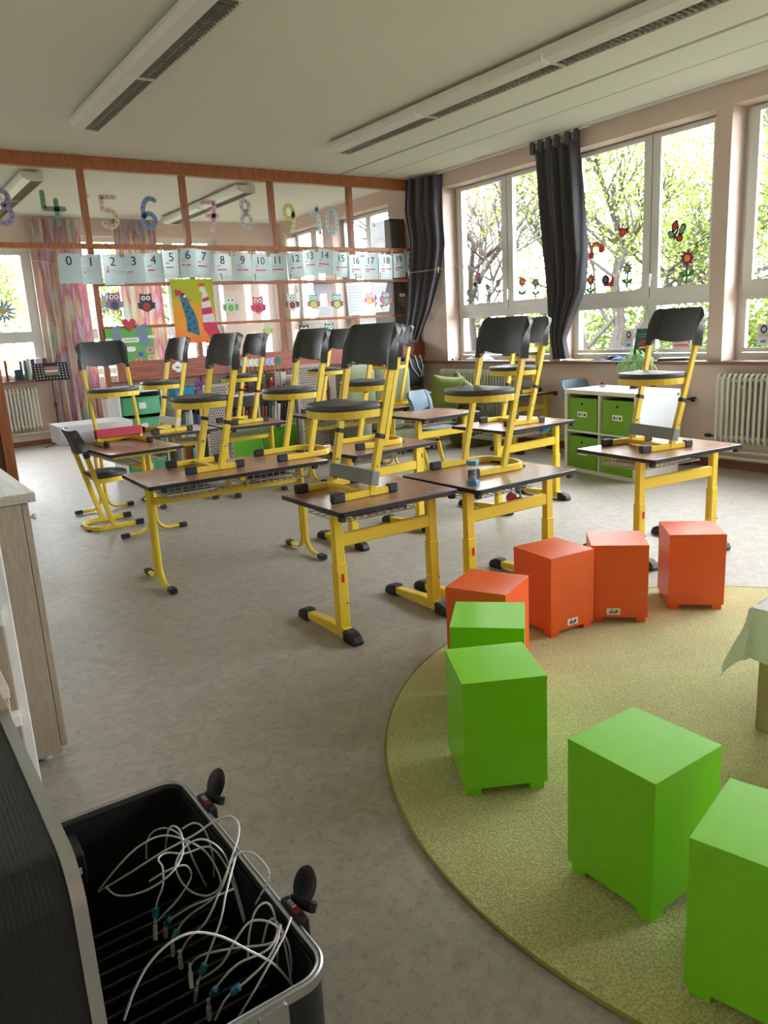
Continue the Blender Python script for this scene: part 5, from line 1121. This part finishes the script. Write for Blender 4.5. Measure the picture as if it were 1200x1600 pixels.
# box and papers on the crosswise desk
o = MB().box(0, .57, 0, .42, 0, .148).build('cardboard_box', mat('white_card', (222, 224, 230), .5), bevel=.003, loc=(1.30, 6.44, .6405)); o.rotation_euler = (0, 0, R_(-1)); tag(o, 'flat white cardboard box on the far end of the crosswise desk', 'box')
MB().box(-.002, .572, -.002, .422, .11, .15).build('box_lid', MATS['white_card'], o, bevel=.002); MB().box(.14, .30, -.0035, -.002, .02, .09).build('printed_label', mat('pale_print', (200, 202, 212), .6), o)
# headphones under hourglass desk
hp_ = empty('headphones', (2.83, 2.93, .43), R_(70), 'small pink and blue headphones hanging from the hourglass desk', 'headphones')
m = MB(); m.tube([(.06*math.cos(R_(a)), 0, .075+.065*math.sin(R_(a))) for a in range(-20, 201, 20)], .006, 8); m.build('headband', mat('light_blue_plastic', (150, 196, 210), .4), hp_, smooth=True)
for sx in (-1, 1): MB().lathe([(.0, -.012), (.028, -.012), (.030, 0), (.026, .014), (0, .014)], M=TR(sx*.058, 0, .045, ry=PI/2)).build('ear_cup', mat('pink_plastic', (206, 70, 100), .4), hp_, smooth=True)
o = MB().ball((0, 0, 0), (.055, .04, .035)).build('pencil_ball', mat('blue_ball', (70, 150, 190), .5), smooth=True, loc=(4.46, 4.28, .573)); tag(o, 'light blue rolled up pouch in the basket of the desk before the cube shelf', 'pouch')
# papers in the wire baskets
for i, (x, y, w_, d_, lab) in enumerate(((3.88, 2.86, .42, .26, 'stack of paper in the basket under the rightmost desk'), (1.52, 4.38, .30, .30, 'pale green exercise book in the left basket of the long double desk'), (2.06, 4.38, .28, .26, 'dark exercise book in the right basket of the long double desk'), (1.98, 3.12, .34, .26, 'grey exercise book in the basket under the nearest desk'), (2.70, 3.06, .36, .26, 'thin grey folder in the basket under the hourglass desk'), (4.20, 4.44, .40, .28, 'white folder in the basket of the desk before the cube shelf'), (4.31, 5.60, .34, .28, 'pile of papers in the basket of the desk with the blue grey chair'))):
    o = MB().box(-w_/2, w_/2, -d_/2, d_/2, 0, .018 if i in (0, 6) else .010).build('exercise_book', mat('eb_%d' % i, ((206, 196, 196), (186, 204, 190), (70, 60, 64), (96, 100, 106), (160, 168, 170), (214, 212, 210), (206, 206, 200))[i], .6), loc=(x, y, .5435), bevel=.001); tag(o, lab, 'exercise book', 'books and papers in the desk baskets'); MB().box(-w_/2+.01, w_/2-.01, -d_/2-.001, d_/2-.01, .002, .008).build('pages', STK, o)

# ================================================================ STORAGE ALONG THE PARTITION
WF = mat('storage_white', (226, 228, 228), .45)
def carc(name, x0, x1, y0, y1, h, label, cat, boards=()):
    o = empty(name, ((x0+x1)/2, (y0+y1)/2, 0), 0, label, cat); W2, D2 = (x1-x0)/2, (y1-y0)/2; t = .02
    MB().box(-W2, -W2+t, -D2, D2, 0, h-t).build('side_panel', WF, o, bevel=.001); MB().box(W2-t, W2, -D2, D2, 0, h-t).build('side_panel', WF, o, bevel=.001)
    MB().box(-W2, W2, -D2, D2, h-t, h).build('top', WF, o, bevel=.001); MB().box(-W2+t, W2-t, -D2, D2, .03, .05).build('bottom', WF, o); MB().box(-W2+t, W2-t, D2-.006, D2, .05, h-t).build('back_panel', WF, o)
    for z in boards: MB().box(-W2+t, W2-t, -D2+.01, D2-.006, z-.01, z+.01).build('shelf_board', WF, o)
    return o, W2, D2
def tray(o, x0, x1, y0, z0, h, mt, lab=True):
    t = empty('drawer', ((x0+x1)/2, y0, z0)); t.parent = o; W2 = (x1-x0)/2
    m = MB(); fr = [(-W2, .04), (-W2+.015, .005), (-W2*.5, -.012), (0, -.018), (W2*.5, -.012), (W2-.015, .005), (W2, .04), (W2, .36), (-W2, .36)]
    m.prism(fr, 0, h-.012); m.build('front', mt, t, bevel=.006)
    m = MB(); m.prism([(a*1.03, b-.008 if b < .1 else b) for a, b in fr], h-.012, h); m.build('rim', mt, t, bevel=.002)
    if lab: MB().box(-.035, .035, -.024, -.019, h*.35, h*.7).build('name_label', STK, t)
GTR = mat('green_tray', (92, 176, 132), .35); OTR = mat('orange_tray', (226, 110, 44), .35)
o, W2, D2 = carc('drawer_cabinet', 2.19, 2.65, 7.92, 8.36, .935, 'white cabinet with green drawers behind the pink banded chair', 'cabinet')
for k in range(4): tray(o, -W2+.025, W2-.025, -D2-.006, .06+k*.21, .175, GTR)
o, W2, D2 = carc('book_shelf', 2.79, 3.26, 7.95, 8.36, .765, 'white open bookshelf topped by a blue and a purple basket', 'shelf', (.40,))
random.seed(11)
def books(x, x1, y, z, hmax, gname, where, n0=0, lean=0):
    k = 0
    cols = [(200, 70, 60), (60, 90, 150), (230, 226, 214), (60, 110, 80), (210, 180, 80), (80, 70, 84), (180, 190, 200), (150, 90, 60), (40, 44, 50), (214, 214, 210)]
    names = ['red', 'blue', 'cream', 'green', 'yellow', 'plum', 'pale blue', 'brown', 'black', 'white']
    cnt = {}
    while x < x1:
        t = random.uniform(.018, .034); h = random.uniform(.72, 1)*hmax; ci = (k*3+n0) % 10
        o = MB().box(0, t, 0, .17, 0, h).build('book', mat('spine_%d' % ci, cols[ci], .5), bevel=.0015, loc=(x, y, z))
        MB().box(.002, t-.002, .003, .173, .003, h-.003).build('pages', STK, o)
        if lean: o.rotation_euler = (0, R_(lean), 0)
        cnt[ci] = cnt.get(ci, 0)+1
        tag(o, '%s %s book %s' % (('first', 'second', 'third', 'fourth')[cnt[ci]-1], names[ci], where), 'book', gname)
        x += t+.0035+(.012 if lean else 0); k += 1
books(2.83, 3.20, 8.0, .4105, .28, 'books on the middle board of the open bookshelf', 'on the middle board of the open bookshelf')
books(2.83, 3.05, 8.0, .0505, .27, 'books in the bottom of the open bookshelf', 'in the bottom of the open bookshelf', 4)
o = MB(); o.ball((0, 0, .055), (.055, .05, .055)); o = o.build('plush_chick', mat('plush_yellow', (214, 190, 80), .9, bump=.5), smooth=True, loc=(3.13, 8.0, .0505)); tag(o, 'yellow plush bird with an orange beak in the lower open bookshelf', 'plush toy'); MB().ball((0, -.03, .115), .036).build('head', MATS['plush_yellow'], o, smooth=True); MB().ball((0, -.065, .11), (.016, .016, .008)).build('beak', mat('beak_orange', (220, 110, 50), .6), o, smooth=True)
def basket_box(x0, x1, y, z, h, col, lab):
    mt = mat('basket_%d' % col[0], col, .5, noise=.25, nscale=60)
    o = empty('storage_basket', ((x0+x1)/2, y, z), 0, lab, 'basket', 'baskets on the bookshelf'); W2 = (x1-x0)/2
    m = MB(); m.box(-W2, W2, -.1, .1, 0, .004); m.box(-W2, W2, -.1, -.095, .004, h); m.box(-W2, W2, .095, .1, .004, h); m.box(-W2, -W2+.005, -.095, .095, .004, h); m.box(W2-.005, W2, -.095, .095, .004, h); m.build('body', mt, o)
    MB().sweep([(-W2, -.1, h), (W2, -.1, h), (W2, .1, h), (-W2, .1, h)], [(-.005, -.006), (.005, -.006), (.005, .006), (-.005, .006)], closed=True).build('rim', mt, o)
basket_box(2.81, 3.02, 8.08, .766, .15, (44, 150, 190), 'turquoise basket on top of the open bookshelf')
basket_box(3.04, 3.24, 8.08, .766, .10, (150, 90, 170), 'purple basket beside the turquoise one on the bookshelf')
random.seed(5); m = MB()
for k in range(70):
    a = random.uniform(0, 2*PI); p_ = Vector((random.uniform(-.07, .07), random.uniform(-.07, .07), .09+random.uniform(0, .11))); m.tube([p_, p_+Vector((.02*math.cos(a), .02*math.sin(a), .01)), p_+Vector((.03*math.cos(a+1), .03*math.sin(a+1), .0))], .004, 4)
o = m.build('purple_tinsel', mat('purple_tinsel', (180, 120, 196), .3, metal=.3), loc=(3.14, 8.08, .766)); tag(o, 'shiny purple tinsel heap in the purple basket', 'tinsel', kind='stuff')
o, W2, D2 = carc('sideboard', 3.28, 4.20, 7.95, 8.36, .79, 'low white sideboard with red candle letters on top and green doors', 'sideboard', (.40,))
GD = mat('green_door', (110, 196, 40), .45)
for a, b in ((-W2+.02, -.012), (.012, W2-.02)): d = MB().box(a, b, -D2-.016, -D2, .05, .39).build('door', GD, o, bevel=.002); MB().box((a+b)/2-.03, (a+b)/2+.03, -D2-.026, -D2-.016, .36, .372).build('handle', ALU, d)
MB().box(-.01, .01, -D2, D2-.01, .05, .77).build('divider', WF, o)
books(3.36, 3.70, 8.0, .4105, .27, 'leaning books left in the sideboard', 'leaning in the left half of the sideboard', 2, 7); books(3.78, 4.12, 8.0, .4105, .27, 'leaning books right in the sideboard', 'leaning in the right half of the sideboard', 7, 7)
RL = mat('red_candle', (176, 24, 34), .45)
for i, (x, ch) in enumerate(((3.42, 'A'), (3.60, 'B'), (3.80, 'C'), (3.95, 'D'))):
    o = empty('candle_letter', (x, 8.02, .7905), 0, 'red candle letter with a flame tip, %s of the four on the sideboard' % ('leftmost', 'second', 'third', 'rightmost')[i], 'candle letter', 'red candle letters on the sideboard')
    if i == 0: m = MB(); strokes(m, [(-.03, .01), (0, .1), (.03, .01)], .02, .03, XZ); strokes(m, [(-.015, .045), (.015, .045)], .016, .03, XZ)
    elif i == 2: m = MB(); strokes(m, arc(0, .055, .03, .045, 0, 360, 14), .022, .03, XZ)
    else: m = MB(); strokes(m, [(-.02, .01), (-.02, .1)], .022, .03, XZ); strokes(m, [(-.02, .1), (.025, .1)], .02, .03, XZ); strokes(m, [(-.02, .055), (.02, .055)], .018, .03, XZ); strokes(m, [(-.02, .012), (.025, .012)], .02, .03, XZ)
    m.build('letter', RL, o); MB().ball((0, -.015, .135), (.010, .010, .02)).build('flame_tip', mat('flame_yellow', (240, 210, 120), .5), o, smooth=True)
for i, (x0, x1, col) in enumerate(((3.70, 3.76, (90, 84, 80)), (4.03, 4.10, (150, 140, 130)), (4.11, 4.18, (196, 190, 186)))):
    o = MB().box(0, x1-x0, 0, .24, 0, .20).build('magazine_file', mat('file_%d' % i, col, .7), bevel=.003, loc=(x0, 8.08, .7905)); tag(o, ('dark grey', 'taupe', 'light grey')[i]+' magazine file standing on the sideboard', 'magazine file', 'magazine files on the sideboard'); MB().prism(circ(.012, 12, (x1-x0)/2, .05), 0, .001, XZ).build('finger_hole', BLKH, o)
o, W2, D2 = carc('drawer_cabinet', 4.22, 4.66, 7.90, 8.36, .935, 'white cabinet with orange drawers beside the green sofa', 'cabinet')
for k in range(5): tray(o, -W2+.025, W2-.025, -D2-.006, .06+k*.172, .14, (GTR if k == 0 else OTR))
def perforated(x, y, z0, z1, w_, rz, lab):
    o = empty('perforated_board', (x, y, z0), rz, lab, 'board', 'beige perforated boards'); h = z1-z0
    MB().box(-w_/2, w_/2, -.004, .004, 0, h).build('panel', mat('perf_beige', (168, 158, 146), .6), o, bevel=.003)
    m = MB(); k = 0; z = .05
    while z < h-.03:
        x_ = -w_/2+.03+(.015 if k % 2 else 0)
        while x_ < w_/2-.025: m.prism(circ(.0095, 8, x_, z), .0042, .0048, XZ); x_ += .03
        z += .026; k += 1
    hh = m.build('hole_pattern', mat('perf_holes', (70, 64, 60), .8), o); hh['kind'] = 'stuff'
perforated(3.10, 7.60, .0, .95, .30, R_(8), 'beige perforated board standing before the bookshelf, left of the two')
perforated(4.18, 7.48, .0, 1.08, .36, R_(6), 'beige perforated board beside the sofa, right of the two')
# paddles on the rail
PC = [(90, 180, 210), (230, 190, 206), (206, 226, 222), (226, 226, 170), (180, 160, 206), (220, 100, 120), (120, 190, 220), (226, 150, 186), (30, 110, 76)]
PN = ['sky blue', 'pale pink', 'mint white', 'pale yellow', 'lilac', 'coral', 'light blue', 'rose', 'dark green']
o = MB().box(3.74, 4.26, 8.30, 8.395, .945, .955).build('rail_shelf', WF); tag(o, 'narrow white shelf carrying the row of coloured paper paddles', 'shelf')
for k in range(9):
    x = 3.78+k*.053; o = empty('paper_paddle', (x, 8.34-.003*k, .956), 0, '%s round paper paddle in the row behind the back row chair' % PN[k], 'paper paddle', 'round paper paddles in a row')
    MB().lathe([(.014, 0), (.020, .05), (.018, .05), (.013, .003), (0, .003)], seg=14).build('cup', mat('cup_%d' % (k % 3), ((150, 60, 60), (200, 120, 60), (90, 60, 90))[k % 3], .5), o, smooth=True)
    MB().box(-.003, .003, -.0015, .0015, .004, .12).build('stick', PEG, o); MB().prism(circ(.047, 20, 0, .155), -.001, .001, Matrix.Translation((0, -.003, 0)) @ XZ).build('disc', mat('pad_%d' % k, PC[k], .6), o)

# sofa, cushions
SOFA = mat('sofa_sage', (134, 143, 114), .9, noise=.08, nscale=12, bump=.3, bscale=40, sheen=.4); OLIVE = mat('olive_velvet', (116, 128, 44), .8, noise=.1, nscale=9, sheen=.5); DOL = mat('dark_olive', (74, 84, 48), .9, noise=.15, nscale=9, sheen=.4)
def soft(nm, parent, x0, x1, y0, y1, z0, z1, mt, b=.06, M=None, puff=0):
    m = MB(); nx, ny, nz_ = 10, 8, 8; m.box(x0, x1, y0, y1, z0, z1); bmesh.ops.subdivide_edges(m.bm, edges=m.bm.edges[:], cuts=7, use_grid_fill=True)
    c = Vector(((x0+x1)/2, (y0+y1)/2, (z0+z1)/2)); h = Vector(((x1-x0)/2, (y1-y0)/2, (z1-z0)/2))
    for v in m.bm.verts:
        d = v.co-c; q = Vector((d.x/h.x, d.y/h.y, d.z/h.z)); r_ = [min(b, h[i]*.95) for i in range(3)]
        p_ = Vector([max(-h[i]+r_[i], min(h[i]-r_[i], d[i])) for i in range(3)]); e = d-p_
        if e.length > 1e-6:
            en = Vector([e[i]/r_[i] for i in range(3)]); L = en.length
            if L > 1: e = Vector([e[i]/L for i in range(3)])
        d2 = p_+e
        if puff: d2 = d2*(1+puff*(1-abs(q.x))*(1-abs(q.z)))
        v.co = c+d2
    if M is not None: bmesh.ops.transform(m.bm, matrix=M, verts=m.bm.verts[:])
    o = m.build(nm, mt, parent, smooth=True, ang=80); s_ = o.modifiers.new('sub', 'SUBSURF'); s_.levels = 1; s_.render_levels = 1; return o
so = empty('sofa', (5.12, 7.45, 0), R_(0), 'low sage green two seat sofa under the red brown rail', 'sofa')
soft('base', so, -.52, .52, -.40, .36, .06, .30, SOFA, .05)
for a, b in ((-.42, -.005), (.005, .42)):
    soft('seat_cushion', so, a, b, -.42, .14, .30, .44, SOFA, .055); soft('back_cushion', so, a-.08, b+.08 if b > 0 else b, .10, .34, .38, 1.02, SOFA, .11)
for a, b in ((-.62, -.43), (.43, .60)): soft('armrest', so, a, b, -.40, .34, .06, .66, SOFA, .08)
for sx in (-.45, .45):
    for y in (-.34, .3): MB().lathe([(.02, 0), (.025, .065)], (sx, y, 0)).build('foot', BLK, so)
def cushion(x, y, z, s, mt, lab, rot):
    M = Euler([R_(a) for a in rot]).to_matrix().to_4x4()
    m = MB()
    def f(u, v, sg):
        X = (u-.5)*2; Y = (v-.5)*2; pin = 1-.10*(1-abs(X*Y)); t_ = .07*((1-X**4)*(1-Y**4))**.6
        return M @ Vector((X*s*(1-.10*(1-Y*Y)*(abs(X))), sg*t_, Y*s*(1-.10*(1-X*X)*abs(Y))))
    m.grid(lambda u, v: f(u, v, 1), 20, 20); m.grid(lambda u, v: f(u, v, -1), 20, 20); bmesh.ops.remove_doubles(m.bm, verts=m.bm.verts[:], dist=.0005)
    o = m.build('cushion', mt, smooth=True, ang=80, loc=(x, y, z)); tag(o, lab, 'cushion', 'green cushions beside the sofa'); return o
cushion(5.66, 6.99, .66, .20, OLIVE, 'olive green velvet cushion leaning on the right sofa arm', (14, 8, -14))
cushion(5.97, 7.12, .62, .19, mat('olive_two', (98, 110, 36), .8, noise=.1, nscale=9, sheen=.5), 'darker olive cushion squeezed between the velvet one and the radiator', (10, 38, -20))
pf_ = empty('beanbag', (6.02, 6.98, 0), 0, 'dark olive beanbag on the floor before the first radiator', 'beanbag'); m = MB(); m.lathe([(0, 0), (.22, .0), (.27, .12), (.26, .26), (.2, .38), (.10, .45), (0, .46)], seg=28); m.build('cover', DOL, pf_, smooth=True); 
cushion(6.02, 6.95, .54, .15, DOL, 'dark olive cushion lying on top of the beanbag', (80, 10, 10))
bag = empty('school_bag', (6.16, 8.31, .75), 0, 'black bag with grey straps hanging under the end of the red brown rail', 'bag'); soft('body', bag, -.16, .14, -.09, .09, -.1, .28, mat('black_nylon', (26, 26, 30), .6), .05)
for a in ((-.10, .02), (.0, .10), (.08, .05)): MB().bar([(a[0], -.095, .30), (a[0]+.04, -.105, .15), (a[1]+.03, -.10, .02)], .018, .004, up=(0, 1, 0)).build('strap', mat('strap_grey', (150, 150, 158), .7), bag)
MB().tube([(-.05, 0, .27), (-.03, .05, .31), (.03, .05, .31), (.05, 0, .27)], .006, 6).build('loop', BLK, bag)
# things on the green drawer cabinet and white post
for k in range(3):
    o = MB().box(-.18, .18, -.13, .13, 0, .012).build('paper_stack', mat('ps_%d' % k, ((232, 232, 228), (214, 216, 220), (238, 238, 236))[k], .6), loc=(2.42, 8.12, .936+k*.0125)); o.rotation_euler = (0, 0, R_((-4, 3, 8)[k])); tag(o, ('lowest', 'middle', 'top')[k]+' white folder on the green drawer cabinet', 'folder', 'folders on the drawer cabinet'); MB().box(-.17, .17, -.131, -.12, .003, .009).build('pages', STK, o)

# ================================================================ BACK ROOM THINGS
ms = empty('music_stand', (2.42, 12.0, 0), 0, 'black perforated music stand in the back room left of the printed curtain', 'music stand')
m = MB(); m.tube([(0, 0, .12), (0, 0, .62)], .011, 8); m.tube([(0, 0, .60), (0, 0, 1.0)], .008, 8); m.build('pole', BLK, ms, smooth=True); MB().lathe([(.018, .56), (.02, .60), (.018, .64)]).build('clamp', BLK, ms, smooth=True)
for a in (200, 330, 90): MB().bar([(0, 0, .16), (.12*math.cos(R_(a)), .12*math.sin(R_(a)), .03), (.27*math.cos(R_(a)), .27*math.sin(R_(a)), .008)], .016, .012).build('leg', BLK, ms)
dk = MB().box(-.235, .235, -.004, .004, -.12, .13, TR(0, -.03, 1.07, rx=R_(-14))).build('desk_plate', BLK, ms); MB().box(-.235, .235, -.05, .0, -.002, .002, TR(0, -.03, .95)).build('ledge', BLK, ms)
m = MB()
for i in range(10):
    for j in range(6):
        if 2 < i < 7 and 0 < j: continue
        m.prism(circ(.009, 8, -.205+i*.045, -.09+j*.038), .0045, .006, TR(0, -.03, 1.07, rx=R_(-14)) @ XZ)
hh = m.build('hole_pattern', mat('holes_light', (226, 228, 232), .6), dk); hh['kind'] = 'stuff'
MB().box(-.09, .10, -.0065, -.0045, -.05, .08, TR(0, -.03, 1.07, rx=R_(-14))).build('picture', mat('sepia', (150, 126, 112), .6), dk); MB().box(-.08, .09, -.008, -.0066, .0, .02, TR(0, -.03, 1.07, rx=R_(-14))).build('caption_strip', STK, dk)
bx = [(1.90, .035, .30, (110, 34, 40), 'dark red'), (2.02, .08, .16, (56, 66, 86), 'navy'), (2.10, .035, .28, (70, 80, 76), 'dark grey'), (2.16, .03, .29, (90, 100, 92), 'olive grey'), (2.20, .04, .31, (190, 206, 196), 'pale green'), (2.26, .05, .30, (66, 60, 64), 'charcoal'), (2.33, .09, .30, (200, 204, 214), 'silver grey'), (2.42, .05, .30, (130, 60, 70), 'wine red')]
for x, w_, h_, col, nm in bx:
    o = MB().box(0, w_, 0, .16, 0, h_).build('folder', mat('fold_%d_%d' % (col[0], col[1]), col, .5), bevel=.002, loc=(x-.03, 12.305, .9655)); tag(o, '%s folder standing on the back room window sill' % nm, 'folder', 'folders on the back window sill'); MB().box(.004, w_-.004, .003, .163, .004, h_-.004).build('pages', STK, o)
tc_ = empty('tall_cabinet', (6.34, 8.95, 0), 0, 'tall grey cabinet behind the right end of the glass partition', 'cabinet'); MB().box(-.12, .12, -.22, .22, 0, 2.82).build('carcass', mat('cab_grey', (100, 96, 90), .6), tc_, bevel=.003)
for a, b in ((-.117, -.003), (.003, .117)): d = MB().box(a, b, -.238, -.221, .05, 2.78).build('door', MATS['cab_grey'], tc_, bevel=.002); MB().box(b-.03 if a < 0 else a+.02, b-.02 if a < 0 else a+.03, -.25, -.238, 1.2, 1.35).build('handle', ALU, d)
fl = empty('paper_daisy', (2.0, 12.48, 1.95), 0, 'large pale blue paper daisy on the left back window', 'paper flower', 'paper daisies in the back room')
for sx, sc, xx, zz, lb in ((0, 1, 0, 0, ''),):
    for k in range(14): MB().prism([(0, 0), (.02+.0, .10), (0, .20), (-.02, .10)], 0, .001, Matrix.Translation((0, -.001*(k % 2), 0)) @ XZ @ Matrix.Rotation(2*PI*k/14, 4, 'Z')).build('petal', mat('pale_blue_paper', (150, 180, 214), .6), fl)
    MB().prism(circ(.04, 14), .001, .003, XZ).build('centre', mat('gold_paper', (220, 190, 90), .6), fl)
fl2 = copy_tree(fl); fl2.location = (3.42, 12.48, 2.03); fl2['label'] = 'pale blue paper daisy seen through the leftmost partition pane'

# ================================================================ OUTSIDE
struct('ground', MB().box(-60, 90, -60, 90, -1.6, -1.4), mat('lawn', (70, 74, 56), .95, noise=.3, nscale=.6))
BARK = mat('bark', (66, 60, 56), .9, noise=.2, nscale=8)
GL1 = leaf_mat('leaf_green', (76, 100, 24), (130, 148, 52)); GL2 = leaf_mat('leaf_fresh', (90, 108, 34), (140, 148, 64)); RL1 = leaf_mat('leaf_rust', (104, 62, 44), (136, 94, 66)); HG = leaf_mat('leaf_hedge', (82, 104, 32), (130, 142, 66)); PK = leaf_mat('leaf_pink', (110, 72, 66), (136, 104, 92))
def tree(label, x, y, h, R, lm, nl, seed, depth=5, ls=.11, low=.25, grp='trees outside the windows'):
    random.seed(seed); o = empty('tree', (x, y, -1.4), 0, label, 'tree', grp); m = MB(); tips = []
    def br(p, d, L, r_, k):
        q = p+d*L*.5+Vector((random.uniform(-.1, .1), random.uniform(-.1, .1), 0))*L*.5; e = q+d*L*.5+Vector((random.uniform(-.15, .15), random.uniform(-.15, .15), random.uniform(-.05, .1)))*L
        m.tube([p, q, e], r_, 6 if k > 1 else 4, scale=[1, .85, .66])
        if k <= 2: tips.append((q, L)); tips.append((e, L))
        if k > 0:
            for _ in range(3 if k > 1 else 2):
                nd = (d+Vector((random.uniform(-.9, .9), random.uniform(-.9, .9), random.uniform(-.35, .6)))).normalized(); br(e if random.random() < .6 else q, nd, L*random.uniform(.62, .82), r_*.62, k-1)
    br(Vector((0, 0, 0)), Vector((0, 0, 1)), h*low*1.2, .019*h, depth+1)
    m.build('trunk', BARK, o, smooth=True)
    vs = []; fs = []; m = MB()
    for _ in range(nl):
        t, L = random.choice(tips); p_ = t+Vector((random.gauss(0, 1), random.gauss(0, 1), random.gauss(0, .8)))*R*.13
        a = Vector((random.gauss(0, 1), random.gauss(0, 1), random.gauss(0, .6))).normalized(); b = a.cross(Vector((random.gauss(0, 1), random.gauss(0, 1), random.gauss(0, 1)))).normalized(); s_ = ls*random.uniform(.6, 1.2)
        i = len(vs); vs += [p_-a*s_*.5, p_+b*s_*.28, p_+a*s_*.5, p_-b*s_*.28]; fs.append((i, i+1, i+2, i+3))
    me = bpy.data.meshes.new('foliage'); me.from_pydata([tuple(v) for v in vs], [], fs); me.materials.append(lm); f = bpy.data.objects.new('foliage', me); C.objects.link(f); f.parent = o
    return o
tree('fresh green tree filling the second window', 12.5, 10.2, 8.5, 4.6, GL1, 20000, 1, ls=.085)
tree('yellow green tree behind the narrow pane of the second window', 14.5, 7.6, 9.0, 4.6, GL2, 18000, 2, ls=.09)
tree('green tree outside the third window', 13.0, 3.6, 7.5, 3.8, GL1, 12000, 3, ls=.085)
tree('sparse rust leaved tree outside the first window', 11.8, 13.2, 9.0, 4.2, RL1, 2200, 14, ls=.08)
tree('bare branched tree outside the first window near the curtain', 14.0, 13.8, 9.5, 4.2, GL2, 900, 25, ls=.10)
tree('pale green tree outside the left back window', 2.2, 26.0, 6.5, 3.6, GL2, 6000, 6, ls=.16)
tree('round green tree further right behind the back windows', 9.0, 25.0, 7.5, 3.6, GL1, 5000, 7, ls=.16)
def hedge(label, x0, x1, y0, y1, z1, lm, n, seed, ls=.13):
    random.seed(seed); vs = []; fs = []
    for _ in range(n):
        u, v, w_ = random.random(), random.random(), random.random()
        p_ = Vector((x0+(x1-x0)*u, y0+(y1-y0)*v, -1.4+(z1+1.4)*(w_**.8)*(1+.12*math.sin(v*19+u*7)))); a = Vector((random.gauss(0, 1), random.gauss(0, 1), random.gauss(0, .6))).normalized(); b = a.cross(Vector((random.gauss(0, 1), random.gauss(0, 1), random.gauss(0, 1)))).normalized(); s_ = ls*random.uniform(.6, 1.3)
        i = len(vs); vs += [p_-a*s_*.5, p_+b*s_*.3, p_+a*s_*.5, p_-b*s_*.3]; fs.append((i, i+1, i+2, i+3))
    me = bpy.data.meshes.new('hedge'); me.from_pydata([tuple(v) for v in vs], [], fs); me.materials.append(lm); f = bpy.data.objects.new('hedge', me); C.objects.link(f); tag(f, label, 'hedge', 'hedges outside')
hedge('long fresh green hedge outside the right hand windows', 13.0, 15.0, 3.0, 15.5, 1.6, HG, 26000, 31)
hedge('pinkish blossoming shrub behind the first window', 12.0, 14.0, 15.5, 21.0, 1.9, PK, 12000, 32)
hedge('bright green hedge behind the back windows', -2.0, 12.0, 21.0, 23.0, .95, HG, 12000, 33)
